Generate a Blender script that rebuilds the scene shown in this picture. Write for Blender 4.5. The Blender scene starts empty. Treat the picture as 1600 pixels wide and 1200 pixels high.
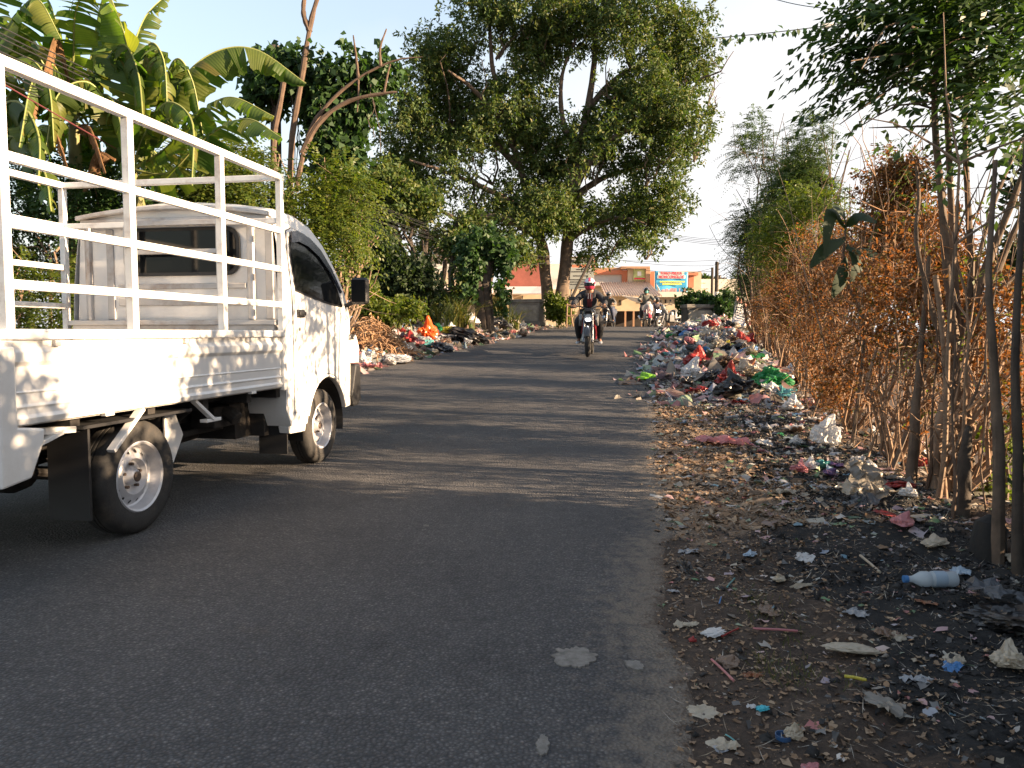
import bpy, bmesh, math, random
import numpy as np
from mathutils import Vector, Matrix
random.seed(7); RNG = np.random.default_rng(11)
PI = math.pi; R = math.radians
sc = bpy.context.scene
COL = sc.collection
V = Vector
# ------------------------------------------------------------------ camera
CAM = V((0.0, 0.0, 1.05)); PITCH = math.atan(80/1200.0)
cd = bpy.data.cameras.new('camera'); cam = bpy.data.objects.new('camera', cd); COL.objects.link(cam)
cam.location = CAM; cam.rotation_euler = (PI/2 - PITCH, 0, 0)
cd.sensor_width = 36; cd.lens = 27.0; cd.clip_start = 0.05; cd.clip_end = 3000
sc.camera = cam
FW = V((0, math.cos(PITCH), -math.sin(PITCH))); UPV = V((0, math.sin(PITCH), math.cos(PITCH)))
def ray(px, py):
    return FW + V((1, 0, 0))*((px-800)/1200.0) + UPV*((600-py)/1200.0)
def W(px, py, Y):                       # a real point at depth Y metres in front of the camera
    d = ray(px, py); return CAM + d*(Y/d.y)
# ------------------------------------------------------------------ terrain
def table(xs, ys):
    xs = np.array(xs, float); ys = np.array(ys, float)
    fx = np.linspace(xs[0], xs[-1], 900); fy = np.interp(fx, xs, ys)
    w = max(3, int(900*1.6/(xs[-1]-xs[0]))|1); k = np.hanning(w+2)[1:-1]; k /= k.sum()
    fy2 = np.convolve(np.pad(fy, w//2, mode='edge'), k, mode='valid')
    return lambda v: np.interp(v, fx, fy2)
zroad = table([-20,0,7,10,13.5,15.5,20,25,29,32,36,45,60,120], [0,0,0,.15,.40,.53,.83,1.14,1.28,1.28,1.10,.55,.3,0])
xR = table([-20,0,10,15,20,28,34,45,60], [-3.44,.10,1.87,2.8,4.0,6.0,7.6,10.4,14.5])
xL = table([-20,0,13.5,17,20,28,34,45,60], [-8.54,-5,-2.65,-1.6,-.6,1.4,3.0,5.8,9.9])
def smooth(a, b, x):
    t = np.clip((x-a)/(b-a), 0, 1); return t*t*(3-2*t)
def nz(x, y, f=1.0, s=0.0):
    x = x*f+s; y = y*f-s*.7
    return (np.sin(x*1.3+1.7*np.sin(y*.9+.4))+np.sin(y*1.7+1.3*np.sin(x*1.1+2.))+np.sin((x+y)*2.3+np.sin(x*2.1-y*1.7)*1.4)*.6+np.sin((x-y)*3.9+np.sin(y*3.3)*1.2)*.4)/3.0
def gz(X, Y):
    X = np.asarray(X, float); Y = np.asarray(Y, float)
    z = zroad(Y)*1.0
    dr = X-xR(Y); dl = xL(Y)-X
    far = 1-smooth(33, 40, Y)
    out = np.maximum(dr, dl)
    inside = smooth(.03, -.25, out)
    z = z - .035*inside
    z = z - smooth(2.2, 5.0, dr)*1.3*far*smooth(-2, 3, Y) - smooth(3.2, 7, dl)*.9*far
    rough = smooth(.02, .5, out)*far
    z = z + rough*(.034*nz(X,Y,4.1)+.020*nz(X,Y,11.,3.)+.012*nz(X,Y,29.,5.)+.005*nz(X,Y,53.,1.))
    mr = np.exp(-((dr-1.25)/.85)**2)*smooth(9.5, 13.0, Y)*(1-smooth(26, 31, Y))*(.31+.09*nz(X,Y,2.3,9.))
    nr = np.exp(-((dr-1.3)/.6)**2)*smooth(3.0,5,Y)*(1-smooth(8, 11, Y))*.06
    ml = np.exp(-((dl-1.35)/.8)**2)*smooth(11.5, 14, Y)*(1-smooth(24, 30, Y))*(.42+.12*nz(X,Y,2.1,4.))
    return z + mr + ml + nr
def hit(px, py, lift=0.0):
    d = ray(px, py); Y = 1.2
    while Y < 60:
        p = CAM + d*(Y/d.y)
        if p.z <= float(gz(p.x, p.y))+.02: return V((p.x, p.y, float(gz(p.x, p.y))+lift))
        Y += .01+Y*.002
    return CAM + d*(30/d.y)
def on(x, y, dz=0.0): return V((x, y, float(gz(x, y))+dz))
def onroad(x, y): return V((x, y, float(zroad(y))))
# ------------------------------------------------------------------ materials
MATS = {}
def nodes(name):
    m = bpy.data.materials.new(name); m.use_nodes = True
    nt = m.node_tree; b = nt.nodes['Principled BSDF']; MATS[name] = m
    return m, nt, b
def ramp(nt, stops, fac=None, mode='LINEAR'):
    r = nt.nodes.new('ShaderNodeValToRGB'); cr = r.color_ramp; cr.interpolation = mode
    while len(cr.elements) < len(stops): cr.elements.new(.5)
    for e, (p, c) in zip(cr.elements, stops):
        e.position = p; e.color = (*c, 1) if len(c) == 3 else c
    if fac is not None: nt.links.new(fac, r.inputs[0])
    return r
def tex(nt, kind='Noise', scale=5, detail=4, rough=.6, coord='Object', vec=None):
    t = nt.nodes.new('ShaderNodeTex'+kind)
    if vec is None:
        tc = nt.nodes.new('ShaderNodeTexCoord'); vec = tc.outputs[coord]
    nt.links.new(vec, t.inputs['Vector']); t.inputs['Scale'].default_value = scale
    if kind == 'Noise':
        t.inputs['Detail'].default_value = detail; t.inputs['Roughness'].default_value = rough
    return t
def mixc(nt, a, b, fac, mode='MIX'):
    m = nt.nodes.new('ShaderNodeMix'); m.data_type = 'RGBA'; m.blend_type = mode
    for s, v in ((m.inputs[0], fac), (m.inputs[6], a), (m.inputs[7], b)):
        if hasattr(v, 'links'): nt.links.new(v, s)
        elif isinstance(v, (int, float)): s.default_value = v
        else: s.default_value = (*v, 1)
    return m.outputs[2]
def bump(nt, b, h, strength=.3, dist=.01):
    n = nt.nodes.new('ShaderNodeBump'); n.inputs['Strength'].default_value = strength; n.inputs['Distance'].default_value = dist
    nt.links.new(h, n.inputs['Height']); nt.links.new(n.outputs[0], b.inputs['Normal']); return n
def M(name, col=None, rough=.6, metal=0, var=.25, scale=6, bmp=.15, dirt=None, dirt_amt=.5, coat=0, trans=0):
    if name in MATS: return MATS[name]
    m, nt, b = nodes(name)
    n = tex(nt, 'Noise', scale, 6)
    d = tuple(max(0, c*(1-var)) for c in col); l = tuple(min(1, c*(1+var*.6)) for c in col)
    c = ramp(nt, [(.3, d), (.7, l)], n.outputs[0]).outputs[0]
    if dirt:
        n2 = tex(nt, 'Noise', scale*.45, 8, .72)
        f = ramp(nt, [(.5-.0, (0,0,0)), (.78, (dirt_amt,)*3)], n2.outputs[0]).outputs[0]
        c = mixc(nt, c, dirt, f)
    nt.links.new(c, b.inputs['Base Color'])
    b.inputs['Roughness'].default_value = rough; b.inputs['Metallic'].default_value = metal
    if coat: b.inputs['Coat Weight'].default_value = coat
    if bmp:
        n3 = tex(nt, 'Noise', scale*9, 5); bump(nt, b, n3.outputs[0], bmp, .004)
    if trans:
        t = nt.nodes.new('ShaderNodeBsdfTranslucent'); nt.links.new(c, t.inputs[0])
        mx = nt.nodes.new('ShaderNodeMixShader'); mx.inputs[0].default_value = trans
        nt.links.new(b.outputs[0], mx.inputs[1]); nt.links.new(t.outputs[0], mx.inputs[2])
        nt.links.new(mx.outputs[0], nt.nodes['Material Output'].inputs[0])
    return m
def leafmat(name, cols, trans=.35, rough=.45, tcol=None):
    if name in MATS: return MATS[name]
    m, nt, b = nodes(name)
    g = nt.nodes.new('ShaderNodeNewGeometry')
    st = [(i/(len(cols)-.999), c) for i, c in enumerate(cols)]
    c = ramp(nt, st, g.outputs['Random Per Island']).outputs[0]
    nt.links.new(c, b.inputs['Base Color']); b.inputs['Roughness'].default_value = rough
    b.inputs['Specular IOR Level'].default_value = .35
    t = nt.nodes.new('ShaderNodeBsdfTranslucent')
    tc = mixc(nt, c, tcol or (1.5, 1.6, .6), 1.0, 'MULTIPLY')
    nt.links.new(tc, t.inputs[0])
    mx = nt.nodes.new('ShaderNodeMixShader'); mx.inputs[0].default_value = trans
    nt.links.new(b.outputs[0], mx.inputs[1]); nt.links.new(t.outputs[0], mx.inputs[2])
    nt.links.new(mx.outputs[0], nt.nodes['Material Output'].inputs[0])
    return m
def emit(name, col, st):
    m, nt, b = nodes(name)
    b.inputs['Base Color'].default_value = (*col, 1); b.inputs['Emission Color'].default_value = (*col, 1)
    b.inputs['Emission Strength'].default_value = st; return m
# ------------------------------------------------------------------ objects
OFF = {}
def tag(o, label=None, cat=None, group=None, kind=None):
    if label: o['label'] = label
    if cat: o['category'] = cat
    if group: o['group'] = group
    if kind: o['kind'] = kind
    return o
def thing(name, label, cat, loc=(0,0,0), rz=0, group=None, local=False):
    o = bpy.data.objects.new(name, None); COL.objects.link(o); o.empty_display_size = .2
    o.location = loc; o.rotation_euler = (0, 0, rz)
    OFF[o.name] = V((0,0,0)) if local else V(loc)
    return tag(o, label, cat, group)
def link(name, verts, faces, mats, parent=None, loc=None, fm=None, sm=False):
    """one mesh object; verts in world space unless the parent was made local"""
    off = OFF[parent.name] if parent else V(loc or (0,0,0))
    me = bpy.data.meshes.new(name)
    if isinstance(verts, np.ndarray):
        v = verts - np.array(off); nf = len(faces); k = faces.shape[1]
        me.vertices.add(len(v)); me.vertices.foreach_set('co', v.astype(np.float32).ravel())
        me.loops.add(nf*k); me.loops.foreach_set('vertex_index', faces.astype(np.int32).ravel())
        me.polygons.add(nf); me.polygons.foreach_set('loop_start', np.arange(0, nf*k, k, dtype=np.int32))
        me.update(calc_edges=True)
    else:
        me.from_pydata([V(v)-off for v in verts], [], faces)
    if not isinstance(mats, (list, tuple)): mats = [mats]
    for m in mats: me.materials.append(m)
    if fm is not None: me.polygons.foreach_set('material_index', np.array(fm, dtype=np.int32))
    if sm: me.polygons.foreach_set('use_smooth', [True]*len(me.polygons))
    o = bpy.data.objects.new(name, me); COL.objects.link(o)
    if parent: o.parent = parent; OFF[o.name] = OFF[parent.name]
    elif loc is not None: o.location = loc; OFF[o.name] = V(loc)
    else: OFF[o.name] = V((0,0,0))
    return o
class MB:
    def __init__(s): s.v = []; s.f = []; s.m = []
    def add(s, vs, fs, m=0):
        n = len(s.v); s.v += [V(v) for v in vs]; s.f += [tuple(i+n for i in f) for f in fs]; s.m += [m]*len(fs); return s
    def box(s, c, sz, rot=None, m=0, taper=1.0):
        hx, hy, hz = sz[0]/2, sz[1]/2, sz[2]/2
        vs = [V((x*hx*(taper if z > 0 else 1), y*hy*(taper if z > 0 else 1), z*hz)) for z in (-1,1) for y in (-1,1) for x in (-1,1)]
        if rot is not None: vs = [rot @ v for v in vs]
        return s.add([v+V(c) for v in vs], [(0,2,3,1),(4,5,7,6),(0,1,5,4),(2,6,7,3),(0,4,6,2),(1,3,7,5)], m)
    def bx(s, a, b, m=0):
        a, b = V(a), V(b); return s.box((a+b)/2, (abs(b.x-a.x), abs(b.y-a.y), abs(b.z-a.z)), None, m)
    def bar(s, a, b, w, h=None, m=0):
        a, b = V(a), V(b); d = b-a; L = d.length; q = d.to_track_quat('Z', 'Y').to_matrix()
        return s.box((a+b)/2, (w, h or w, L), q, m)
    def tube(s, path, rad, n=8, m=0, cap=True, jit=0):
        P = [V(p) for p in path]
        if not isinstance(rad, (list, tuple)): rad = [rad]*len(P)
        up = V((.13,.21,.97)); rings = []; base = len(s.v)
        for i, p in enumerate(P):
            d = (P[min(i+1, len(P)-1)]-P[max(i-1, 0)]).normalized()
            if i == 0:
                a = d.cross(up)
                if a.length < .2: a = d.cross(V((1,0,0)))
            else: a = a - d*a.dot(d)
            a.normalize(); b = d.cross(a)
            for k in range(n):
                t = 2*PI*k/n; r = rad[i]*(1+jit*math.sin(t*3+i*1.7)*random.random())
                s.v.append(p+a*math.cos(t)*r+b*math.sin(t)*r)
        for i in range(len(P)-1):
            for k in range(n):
                s.f.append((base+i*n+k, base+i*n+(k+1)%n, base+(i+1)*n+(k+1)%n, base+(i+1)*n+k)); s.m.append(m)
        if cap:
            s.f.append(tuple(base+k for k in reversed(range(n)))); s.m.append(m)
            s.f.append(tuple(base+(len(P)-1)*n+k for k in range(n))); s.m.append(m)
        return s
    def lathe(s, prof, c=(0,0,0), axis='Z', n=24, m=0, a0=0, a1=2*PI):
        c = V(c); base = len(s.v); full = abs(a1-a0-2*PI) < 1e-4; nn = n if full else n+1
        for (r, h) in prof:
            for k in range(nn):
                t = a0+(a1-a0)*k/n; x, y = r*math.cos(t), r*math.sin(t)
                p = {'Z': V((x,y,h)), 'X': V((h,x,y)), 'Y': V((y,h,x))}[axis]
                s.v.append(c+p)
        for i in range(len(prof)-1):
            for k in range(n if full else n):
                k2 = (k+1) % nn
                s.f.append((base+i*nn+k, base+i*nn+k2, base+(i+1)*nn+k2, base+(i+1)*nn+k)); s.m.append(m)
        return s
    def prism(s, poly, fa, fb, m=0):
        """poly of 2-D points; fa, fb map a 2-D point to 3-D for each end"""
        n = len(poly); a = [fa(*p) for p in poly]; b = [fb(*p) for p in poly]
        fs = [tuple(range(n)), tuple(reversed(range(n, 2*n)))]+[(i, i+n, (i+1)%n+n, (i+1)%n) for i in range(n)]
        return s.add(a+b, fs, m)
    def build(s, name, mats, parent=None, loc=None, sm=False, bev=0, seg=2, sub=0, fix=True):
        o = link(name, s.v, s.f, mats, parent, loc, s.m, sm)
        if fix:
            bm = bmesh.new(); bm.from_mesh(o.data); bmesh.ops.recalc_face_normals(bm, faces=bm.faces); bm.to_mesh(o.data); bm.free()
        if bev:
            b = o.modifiers.new('bevel', 'BEVEL'); b.width = bev; b.segments = seg; b.limit_method = 'ANGLE'; b.angle_limit = R(35)
        if sub:
            b = o.modifiers.new('subsurf', 'SUBSURF'); b.levels = sub; b.render_levels = sub
        if sm and not sub:
            try: o.data.set_sharp_from_angle(angle=R(38))
            except Exception: pass
        return o
def text(s, name, size, place, mat, parent=None, depth=.004, bold=True, align='CENTER'):
    cu = bpy.data.curves.new('t', 'FONT'); cu.body = s; cu.size = size; cu.extrude = depth; cu.align_x = align; cu.align_y = 'CENTER'
    if bold: cu.offset = size*.02
    o = bpy.data.objects.new('t', cu); COL.objects.link(o)
    bpy.context.view_layer.update()
    me = bpy.data.meshes.new_from_object(o.evaluated_get(bpy.context.evaluated_depsgraph_get()))
    bpy.data.objects.remove(o)
    vs = [place @ v.co for v in me.vertices]; fs = [tuple(p.vertices) for p in me.polygons]
    return link(name, vs, fs, mat, parent)
def placem(o, right, up):
    right = V(right).normalized(); up = V(up).normalized(); n = right.cross(up)
    m = Matrix((right, up, n)).transposed().to_4x4(); m.translation = V(o); return m
# ------------------------------------------------------------------ foliage
def unit(a): return a/np.maximum(np.linalg.norm(a, axis=-1, keepdims=True), 1e-9)
def leaf_quads(base, d, L, Wd, fold=.18, side=None):
    n = len(base); d = unit(d)
    if side is None: side = RNG.normal(size=(n,3))
    side = unit(side - d*np.sum(side*d, 1, keepdims=True)); nr = np.cross(d, side)
    L = np.broadcast_to(L, (n,))[:,None]; Wd = np.broadcast_to(Wd, (n,))[:,None]
    v = np.empty((n,4,3)); v[:,0] = base; v[:,2] = base+d*L-nr*L*.10
    mid = base+d*L*.45
    v[:,1] = mid+side*Wd*.5+nr*Wd*fold; v[:,3] = mid-side*Wd*.5+nr*Wd*fold
    f = np.arange(n*4).reshape(n,4)
    return v.reshape(-1,3), f
def n3(p, f, s=0.):
    x, y, z = p[:,0]*f+s, p[:,1]*f+s*1.3, p[:,2]*f-s
    return (np.sin(x*1.7+1.3*np.sin(y*1.3+z))+np.sin(y*2.1+1.5*np.sin(z*1.1-x))+np.sin(z*1.9+1.4*np.sin(x*1.5+y*.7)))/3
def clusters(blobs, n, shell=.45, gap=-.15, gf=1.1, seed=0.):
    """positions spread through ellipsoid blobs (centre, radii), denser to the outside, with noise gaps"""
    vol = np.array([b[1][0]*b[1][1]*b[1][2] for b in blobs])**.75; idx = RNG.choice(len(blobs), int(n*2.2), p=vol/vol.sum())
    C = np.array([b[0] for b in blobs])[idx]; Rd = np.array([b[1] for b in blobs])[idx]
    u = unit(RNG.normal(size=(len(idx),3))); r = RNG.random(len(idx))**shell*(1+.12*RNG.normal(size=len(idx)))
    p = C+u*Rd*r[:,None]; keep = n3(p, gf, seed) > gap
    return p[keep][:n], u[keep][:n]
def crown(blobs, n, k, L, Wd, spread=.22, droop=.35, shell=.45, gap=-.15, gf=1.1, seed=0.):
    p, u = clusters(blobs, n, shell, gap, gf, seed)
    tw = unit(u*.7+RNG.normal(size=p.shape)*.8+np.array([0,0,.25]))
    base = np.repeat(p, k, 0); t = np.repeat(tw, k, 0); m = len(base)
    s = RNG.random(m)[:,None]
    base = base + t*s*spread + RNG.normal(size=(m,3))*spread*.16
    d = unit(t*.55+RNG.normal(size=(m,3))*.75+np.array([0,0,-droop]))
    return leaf_quads(base, d, L*(.65+.7*RNG.random(m)), Wd*(.7+.6*RNG.random(m)))
def fronds(p, d, Lr, pairs, ll, lw, droop=.5):
    """pinnate leaves: rachis of length Lr with pairs of leaflets and an end one"""
    n = len(p); d = unit(d); Lr = np.broadcast_to(Lr, (n,))
    side = np.cross(d, np.array([0,0,1.])+RNG.normal(size=(n,3))*.25); side = unit(side)
    B, D, S = [], [], []
    for i in range(pairs+1):
        t = .18+.82*i/pairs
        pos = p+d*(Lr*t)[:,None]; pos[:,2] -= droop*Lr*t*t
        dd = d.copy(); dd[:,2] -= 2*droop*t; dd = unit(dd)
        for sg in ((-1,1) if i < pairs else (0,)):
            B.append(pos); D.append(unit(dd*(.45 if sg else 1)+side*sg*.9+RNG.normal(size=(n,3))*.10+np.array([0,0,-.22]))); S.append(dd)
    B = np.concatenate(B); D = np.concatenate(D); S = np.concatenate(S); m = len(B)
    return leaf_quads(B, D, ll*(.8+.4*RNG.random(m)), lw*(.8+.4*RNG.random(m)), .12, S)
def join(*vf):
    vs, fs, n = [], [], 0
    for v, f in vf: vs.append(v); fs.append(f+n); n += len(v)
    return np.concatenate(vs), np.concatenate(fs)
def curve3(a, b, sag, n=8, side=None, wob=0):
    a, b = V(a), V(b); out = []
    for i in range(n+1):
        t = i/n; p = a.lerp(b, t); p.z += sag*4*t*(1-t)
        if side: p += V(side)*4*t*(1-t)
        if wob and 0 < i < n: p += V((random.uniform(-wob, wob), random.uniform(-wob, wob), random.uniform(-wob, wob)))
        out.append(p)
    return out
def limbs(mb, start, targets, r0, r1=.03, n=7, wob=.12, m=0, twigs=3):
    for t in targets:
        t = V(t); s = V(start); L = (t-s).length
        pts = curve3(s, t, L*.06*random.uniform(-.3,1), 6, (random.uniform(-.08,.08)*L, random.uniform(-.08,.08)*L, 0), wob*L*.12)
        mb.tube(pts, [r0+(r1-r0)*(i/6)**.8 for i in range(7)], n, m)
        for _ in range(twigs):
            k = random.randint(2, 5); q = pts[k]; e = q+V((random.gauss(0,1), random.gauss(0,1), random.uniform(-.2,1.0))).normalized()*L*random.uniform(.2,.45)
            rr = (r0+(r1-r0)*(k/6)**.8)*.5
            mb.tube(curve3(q, e, .05*L, 4, None, .03*L), [rr, rr*.8, rr*.6, rr*.45, rr*.25], 5, m)
# ------------------------------------------------------------------ light
SUN_AZ = R(-14); SUN_EL = R(16.5)          # azimuth from +X towards +Y
sd = V((math.cos(SUN_AZ)*math.cos(SUN_EL), math.sin(SUN_AZ)*math.cos(SUN_EL), math.sin(SUN_EL)))
w = bpy.data.worlds.new('World'); sc.world = w; w.use_nodes = True; nt = w.node_tree
bg = nt.nodes['Background']; sk = nt.nodes.new('ShaderNodeTexSky'); sk.sky_type = 'NISHITA'
sk.sun_disc = False; sk.sun_elevation = SUN_EL; sk.sun_rotation = PI/2 - SUN_AZ   # clockwise from +Y
sk.air_density = 1.2; sk.dust_density = 3.5; sk.ozone_density = 1.0
# thin bright high cloud: whitens the sky low down and towards the sun, leaves it pale blue high on the left
tc = nt.nodes.new('ShaderNodeTexCoord'); sp = nt.nodes.new('ShaderNodeSeparateXYZ'); nt.links.new(tc.outputs['Generated'], sp.inputs[0])
def mth(op, a, b_=None):
    m_ = nt.nodes.new('ShaderNodeMath'); m_.operation = op
    for s_, v_ in zip(m_.inputs, (a, b_)):
        if v_ is None: continue
        if hasattr(v_, 'links'): nt.links.new(v_, s_)
        else: s_.default_value = v_
    return m_.outputs[0]
f1 = mth('ADD', mth('MULTIPLY', sp.outputs[2], -2.3), mth('MULTIPLY', sp.outputs[0], .9))
cl = tex(nt, 'Noise', 2.2, 5, .55, 'Generated')
f2 = mth('ADD', mth('ADD', f1, 1.05), mth('MULTIPLY', mth('SUBTRACT', cl.outputs[0], .5), .7))
cf = ramp(nt, [(.12, (.25,)*3), (.62, (1,1,1))], f2).outputs[0]
skc = mixc(nt, sk.outputs[0], (2.9, 2.88, 2.9), cf)
nt.links.new(skc, bg.inputs[0]); bg.inputs[1].default_value = .085
ld = bpy.data.lights.new('sun', 'SUN'); ld.energy = 5.0; ld.angle = R(.5); ld.color = (1.0, .73, .47)
lo = bpy.data.objects.new('sun', ld); COL.objects.link(lo); lo.rotation_euler = sd.to_track_quat('Z', 'Y').to_euler(); lo.location = (20, -5, 20)
sc.view_settings.view_transform = 'Standard'; sc.view_settings.look = 'None'
sc.view_settings.exposure = 2.2; sc.view_settings.gamma = 1
sc.cycles.max_bounces = 6; sc.cycles.diffuse_bounces = 3; sc.cycles.glossy_bounces = 3; sc.cycles.transmission_bounces = 5
sc.cycles.transparent_max_bounces = 8; sc.cycles.use_denoising = True
sc.cycles.sample_clamp_indirect = 6
# ------------------------------------------------------------------ setting materials
def attr(nt, name):
    a = nt.nodes.new('ShaderNodeAttribute'); a.attribute_name = name; return a
m, nt, b = nodes('dirt')
n1 = tex(nt, 'Noise', 3.5, 8, .7); n2 = tex(nt, 'Noise', 38, 6, .75); n3_ = tex(nt, 'Noise', 170, 3, .6)
c = ramp(nt, [(.30, (.026,.017,.012)), (.52, (.060,.041,.029)), (.72, (.115,.082,.058))], n1.outputs[0]).outputs[0]
c2 = ramp(nt, [(.35, (.45,.43,.4)), (.62, (1.25,1.2,1.15)), (.74, (2.4,2.2,2.0))], n2.outputs[0]).outputs[0]
c = mixc(nt, c, c2, .8, 'MULTIPLY')
ash = attr(nt, 'ash'); na = tex(nt, 'Noise', 9, 7, .75)
fa = nt.nodes.new('ShaderNodeMath'); fa.operation = 'ADD'; nt.links.new(ash.outputs['Fac'], fa.inputs[0]); nt.links.new(na.outputs[0], fa.inputs[1])
fm_ = ramp(nt, [(.88, (0,0,0)), (1.0, (1,1,1))], fa.outputs[0]).outputs[0]
ac = ramp(nt, [(.4, (.006,.006,.006)), (.66, (.022,.02,.019)), (.76, (.16,.15,.14))], n2.outputs[0]).outputs[0]
c = mixc(nt, c, ac, fm_)
dust_and_sun = attr(nt, 'dust'); fd = nt.nodes.new('ShaderNodeMath'); fd.operation = 'ADD'
nt.links.new(dust_and_sun.outputs['Fac'], fd.inputs[0]); nt.links.new(n1.outputs[0], fd.inputs[1])
c = mixc(nt, c, (.30,.215,.145), ramp(nt, [(.85, (0,0,0)), (1.3, (.8,)*3)], fd.outputs[0]).outputs[0])  # tan for dusty soil and for the sunlit strip of the right verge
nt.links.new(c, b.inputs['Base Color']); b.inputs['Roughness'].default_value = .95
bump(nt, b, n2.outputs[0], .9, .02)
m, nt, b = nodes('asphalt')
n1 = tex(nt, 'Noise', .9, 7, .7); vo = tex(nt, 'Voronoi', 80); n2 = tex(nt, 'Noise', 130, 4, .7); n4 = tex(nt, 'Noise', 14, 6, .7)
c = ramp(nt, [(.3, (.058,.058,.062)), (.7, (.105,.103,.105))], n1.outputs[0]).outputs[0]
agg = ramp(nt, [(0, (2.3,2.2,2.1)), (.22, (1.1,)*3), (.55, (.5,)*3)], vo.outputs['Distance']).outputs[0]
c = mixc(nt, c, agg, .8, 'MULTIPLY')
sc_ = nt.nodes.new('ShaderNodeSeparateColor'); nt.links.new(vo.outputs['Color'], sc_.inputs[0])
c = mixc(nt, c, ramp(nt, [(0, (.6,.6,.6)), (.5, (.95,.95,.95)), (.86, (1.15,1.13,1.1)), (.93, (2.6,2.5,2.35)), (1, (3.2,3.0,2.8))], sc_.outputs[0]).outputs[0], .26, 'MULTIPLY')
c = mixc(nt, c, ramp(nt, [(.35, (.75,)*3), (.66, (1.3,1.27,1.22))], n4.outputs[0]).outputs[0], .6, 'MULTIPLY')
dr = attr(nt, 'dust'); f = nt.nodes.new('ShaderNodeMath'); f.operation = 'ADD'
nt.links.new(dr.outputs['Fac'], f.inputs[0]); nt.links.new(n4.outputs[0], f.inputs[1])
c = mixc(nt, c, (.15,.125,.10), ramp(nt, [(.72, (0,0,0)), (1.45, (.95,)*3)], f.outputs[0]).outputs[0])
ed = attr(nt, 'edge'); n5 = tex(nt, 'Noise', 22, 8, .75); f = nt.nodes.new('ShaderNodeMath'); f.operation = 'ADD'
nt.links.new(ed.outputs['Fac'], f.inputs[0]); nt.links.new(n5.outputs[0], f.inputs[1])
dc = ramp(nt, [(.32, (.035,.024,.017)), (.55, (.085,.06,.043)), (.7, (.15,.115,.085))], n2.outputs[0]).outputs[0]
c = mixc(nt, c, dc, ramp(nt, [(.86, (0,0,0)), (1.08, (.95,)*3)], f.outputs[0]).outputs[0])
nt.links.new(c, b.inputs['Base Color']); b.inputs['Roughness'].default_value = .82; b.inputs['Specular IOR Level'].default_value = .35
bump(nt, b, vo.outputs['Distance'], 1.0, .010)
M('concrete', (.17,.155,.135), .9, var=.4, scale=3, bmp=.5, dirt=(.035,.035,.03), dirt_amt=.85)
M('bark', (.12,.085,.06), .9, var=.5, scale=7, bmp=.9)
M('bark_dark', (.055,.042,.032), .9, var=.5, scale=7, bmp=.9)
M('bark_dry', (.24,.15,.09), .85, var=.4, scale=9, bmp=.7)
M('bark_pale', (.22,.15,.10), .85, var=.5, scale=8, bmp=.8)
M('white_paint', (.72,.71,.69), .34, var=.06, scale=3, bmp=.02, dirt=(.36,.30,.23), dirt_amt=.5, coat=.3)
M('worn_paint', (.46,.445,.43), .5, var=.12, scale=7, bmp=.08, dirt=(.22,.13,.07), dirt_amt=1.0)  # wear and rust; base also darkened for shade on the cab's rear wall
M('cage_paint', (.70,.69,.66), .42, var=.10, scale=10, bmp=.06, dirt=(.26,.15,.09), dirt_amt=.8)
M('rust', (.20,.10,.05), .9, var=.4)
M('black_plastic', (.016,.016,.017), .5, var=.3, bmp=.05)
M('chassis', (.022,.019,.017), .75, var=.5, scale=12, bmp=.4, dirt=(.07,.05,.035), dirt_amt=.6)
M('rubber', (.024,.023,.022), .82, var=.4, scale=14, bmp=.4, dirt=(.085,.068,.052), dirt_amt=.7)
M('steel_rim', (.50,.50,.52), .42, metal=.35, var=.12, scale=12, bmp=.05, dirt=(.22,.17,.13), dirt_amt=.5)
M('metal', (.45,.45,.45), .3, metal=.9, var=.15, scale=14)
M('dark_metal', (.05,.05,.052), .4, metal=.6, var=.3, scale=14)
m, nt, b = nodes('dark_glass'); b.inputs['Base Color'].default_value = (.008,.009,.01,1); b.inputs['Roughness'].default_value = .05; b.inputs['Specular IOR Level'].default_value = .25
M('lens', (.75,.75,.76), .12, var=.02, bmp=0)
M('wire', (.02,.02,.022), .6, bmp=0); M('wire_red', (.12,.03,.035), .6, bmp=0)
# ------------------------------------------------------------------ ground (one sheet) and road
def axis(parts):
    out = []
    for a, b_, st in parts: out += list(np.arange(a, b_-1e-6, st))
    return np.array(out+[parts[-1][1]])
gx = axis([(-700,-60,40),(-60,-12,2.),(-12,-4,.25),(-4,0,.16),(0,4.6,.045),(4.6,9,.11),(9,20,.5),(20,60,4),(60,700,40)])
gy = axis([(-60,-4,4),(-4,1,.4),(1,8,.045),(8,16,.10),(16,34,.2),(34,60,1),(60,900,40)])
GX, GY = np.meshgrid(gx, gy); GZ = gz(GX, GY)
nx_, ny_ = len(gx), len(gy)
vv = np.stack([GX.ravel(), GY.ravel(), GZ.ravel()], 1)
ii = np.arange((ny_-1)*nx_).reshape(ny_-1, nx_)[:, :-1].ravel()
ff = np.stack([ii, ii+1, ii+nx_+1, ii+nx_], 1)
gr = link('ground', vv, ff, MATS['dirt'], sm=True); tag(gr, 'dark bare dirt of the verges and land around the road', kind='structure')
X, Y = vv[:,0], vv[:,1]; drr = X-xR(Y)
ashv = np.maximum(1.8*np.exp(-((drr-1.08-.18*nz(X,Y,.9))/.48)**2)*smooth(1.3,2.2,Y)*(1-smooth(9.5,12,Y)), np.exp(-((drr-.55)/.5)**2)*smooth(9,10,Y)*(1-smooth(12,13,Y))*.7)*(.75+.35*nz(X,Y,1.7,2.))
a = gr.data.attributes.new('ash', 'FLOAT', 'POINT'); a.data.foreach_set('value', ashv.astype(np.float32))
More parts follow.
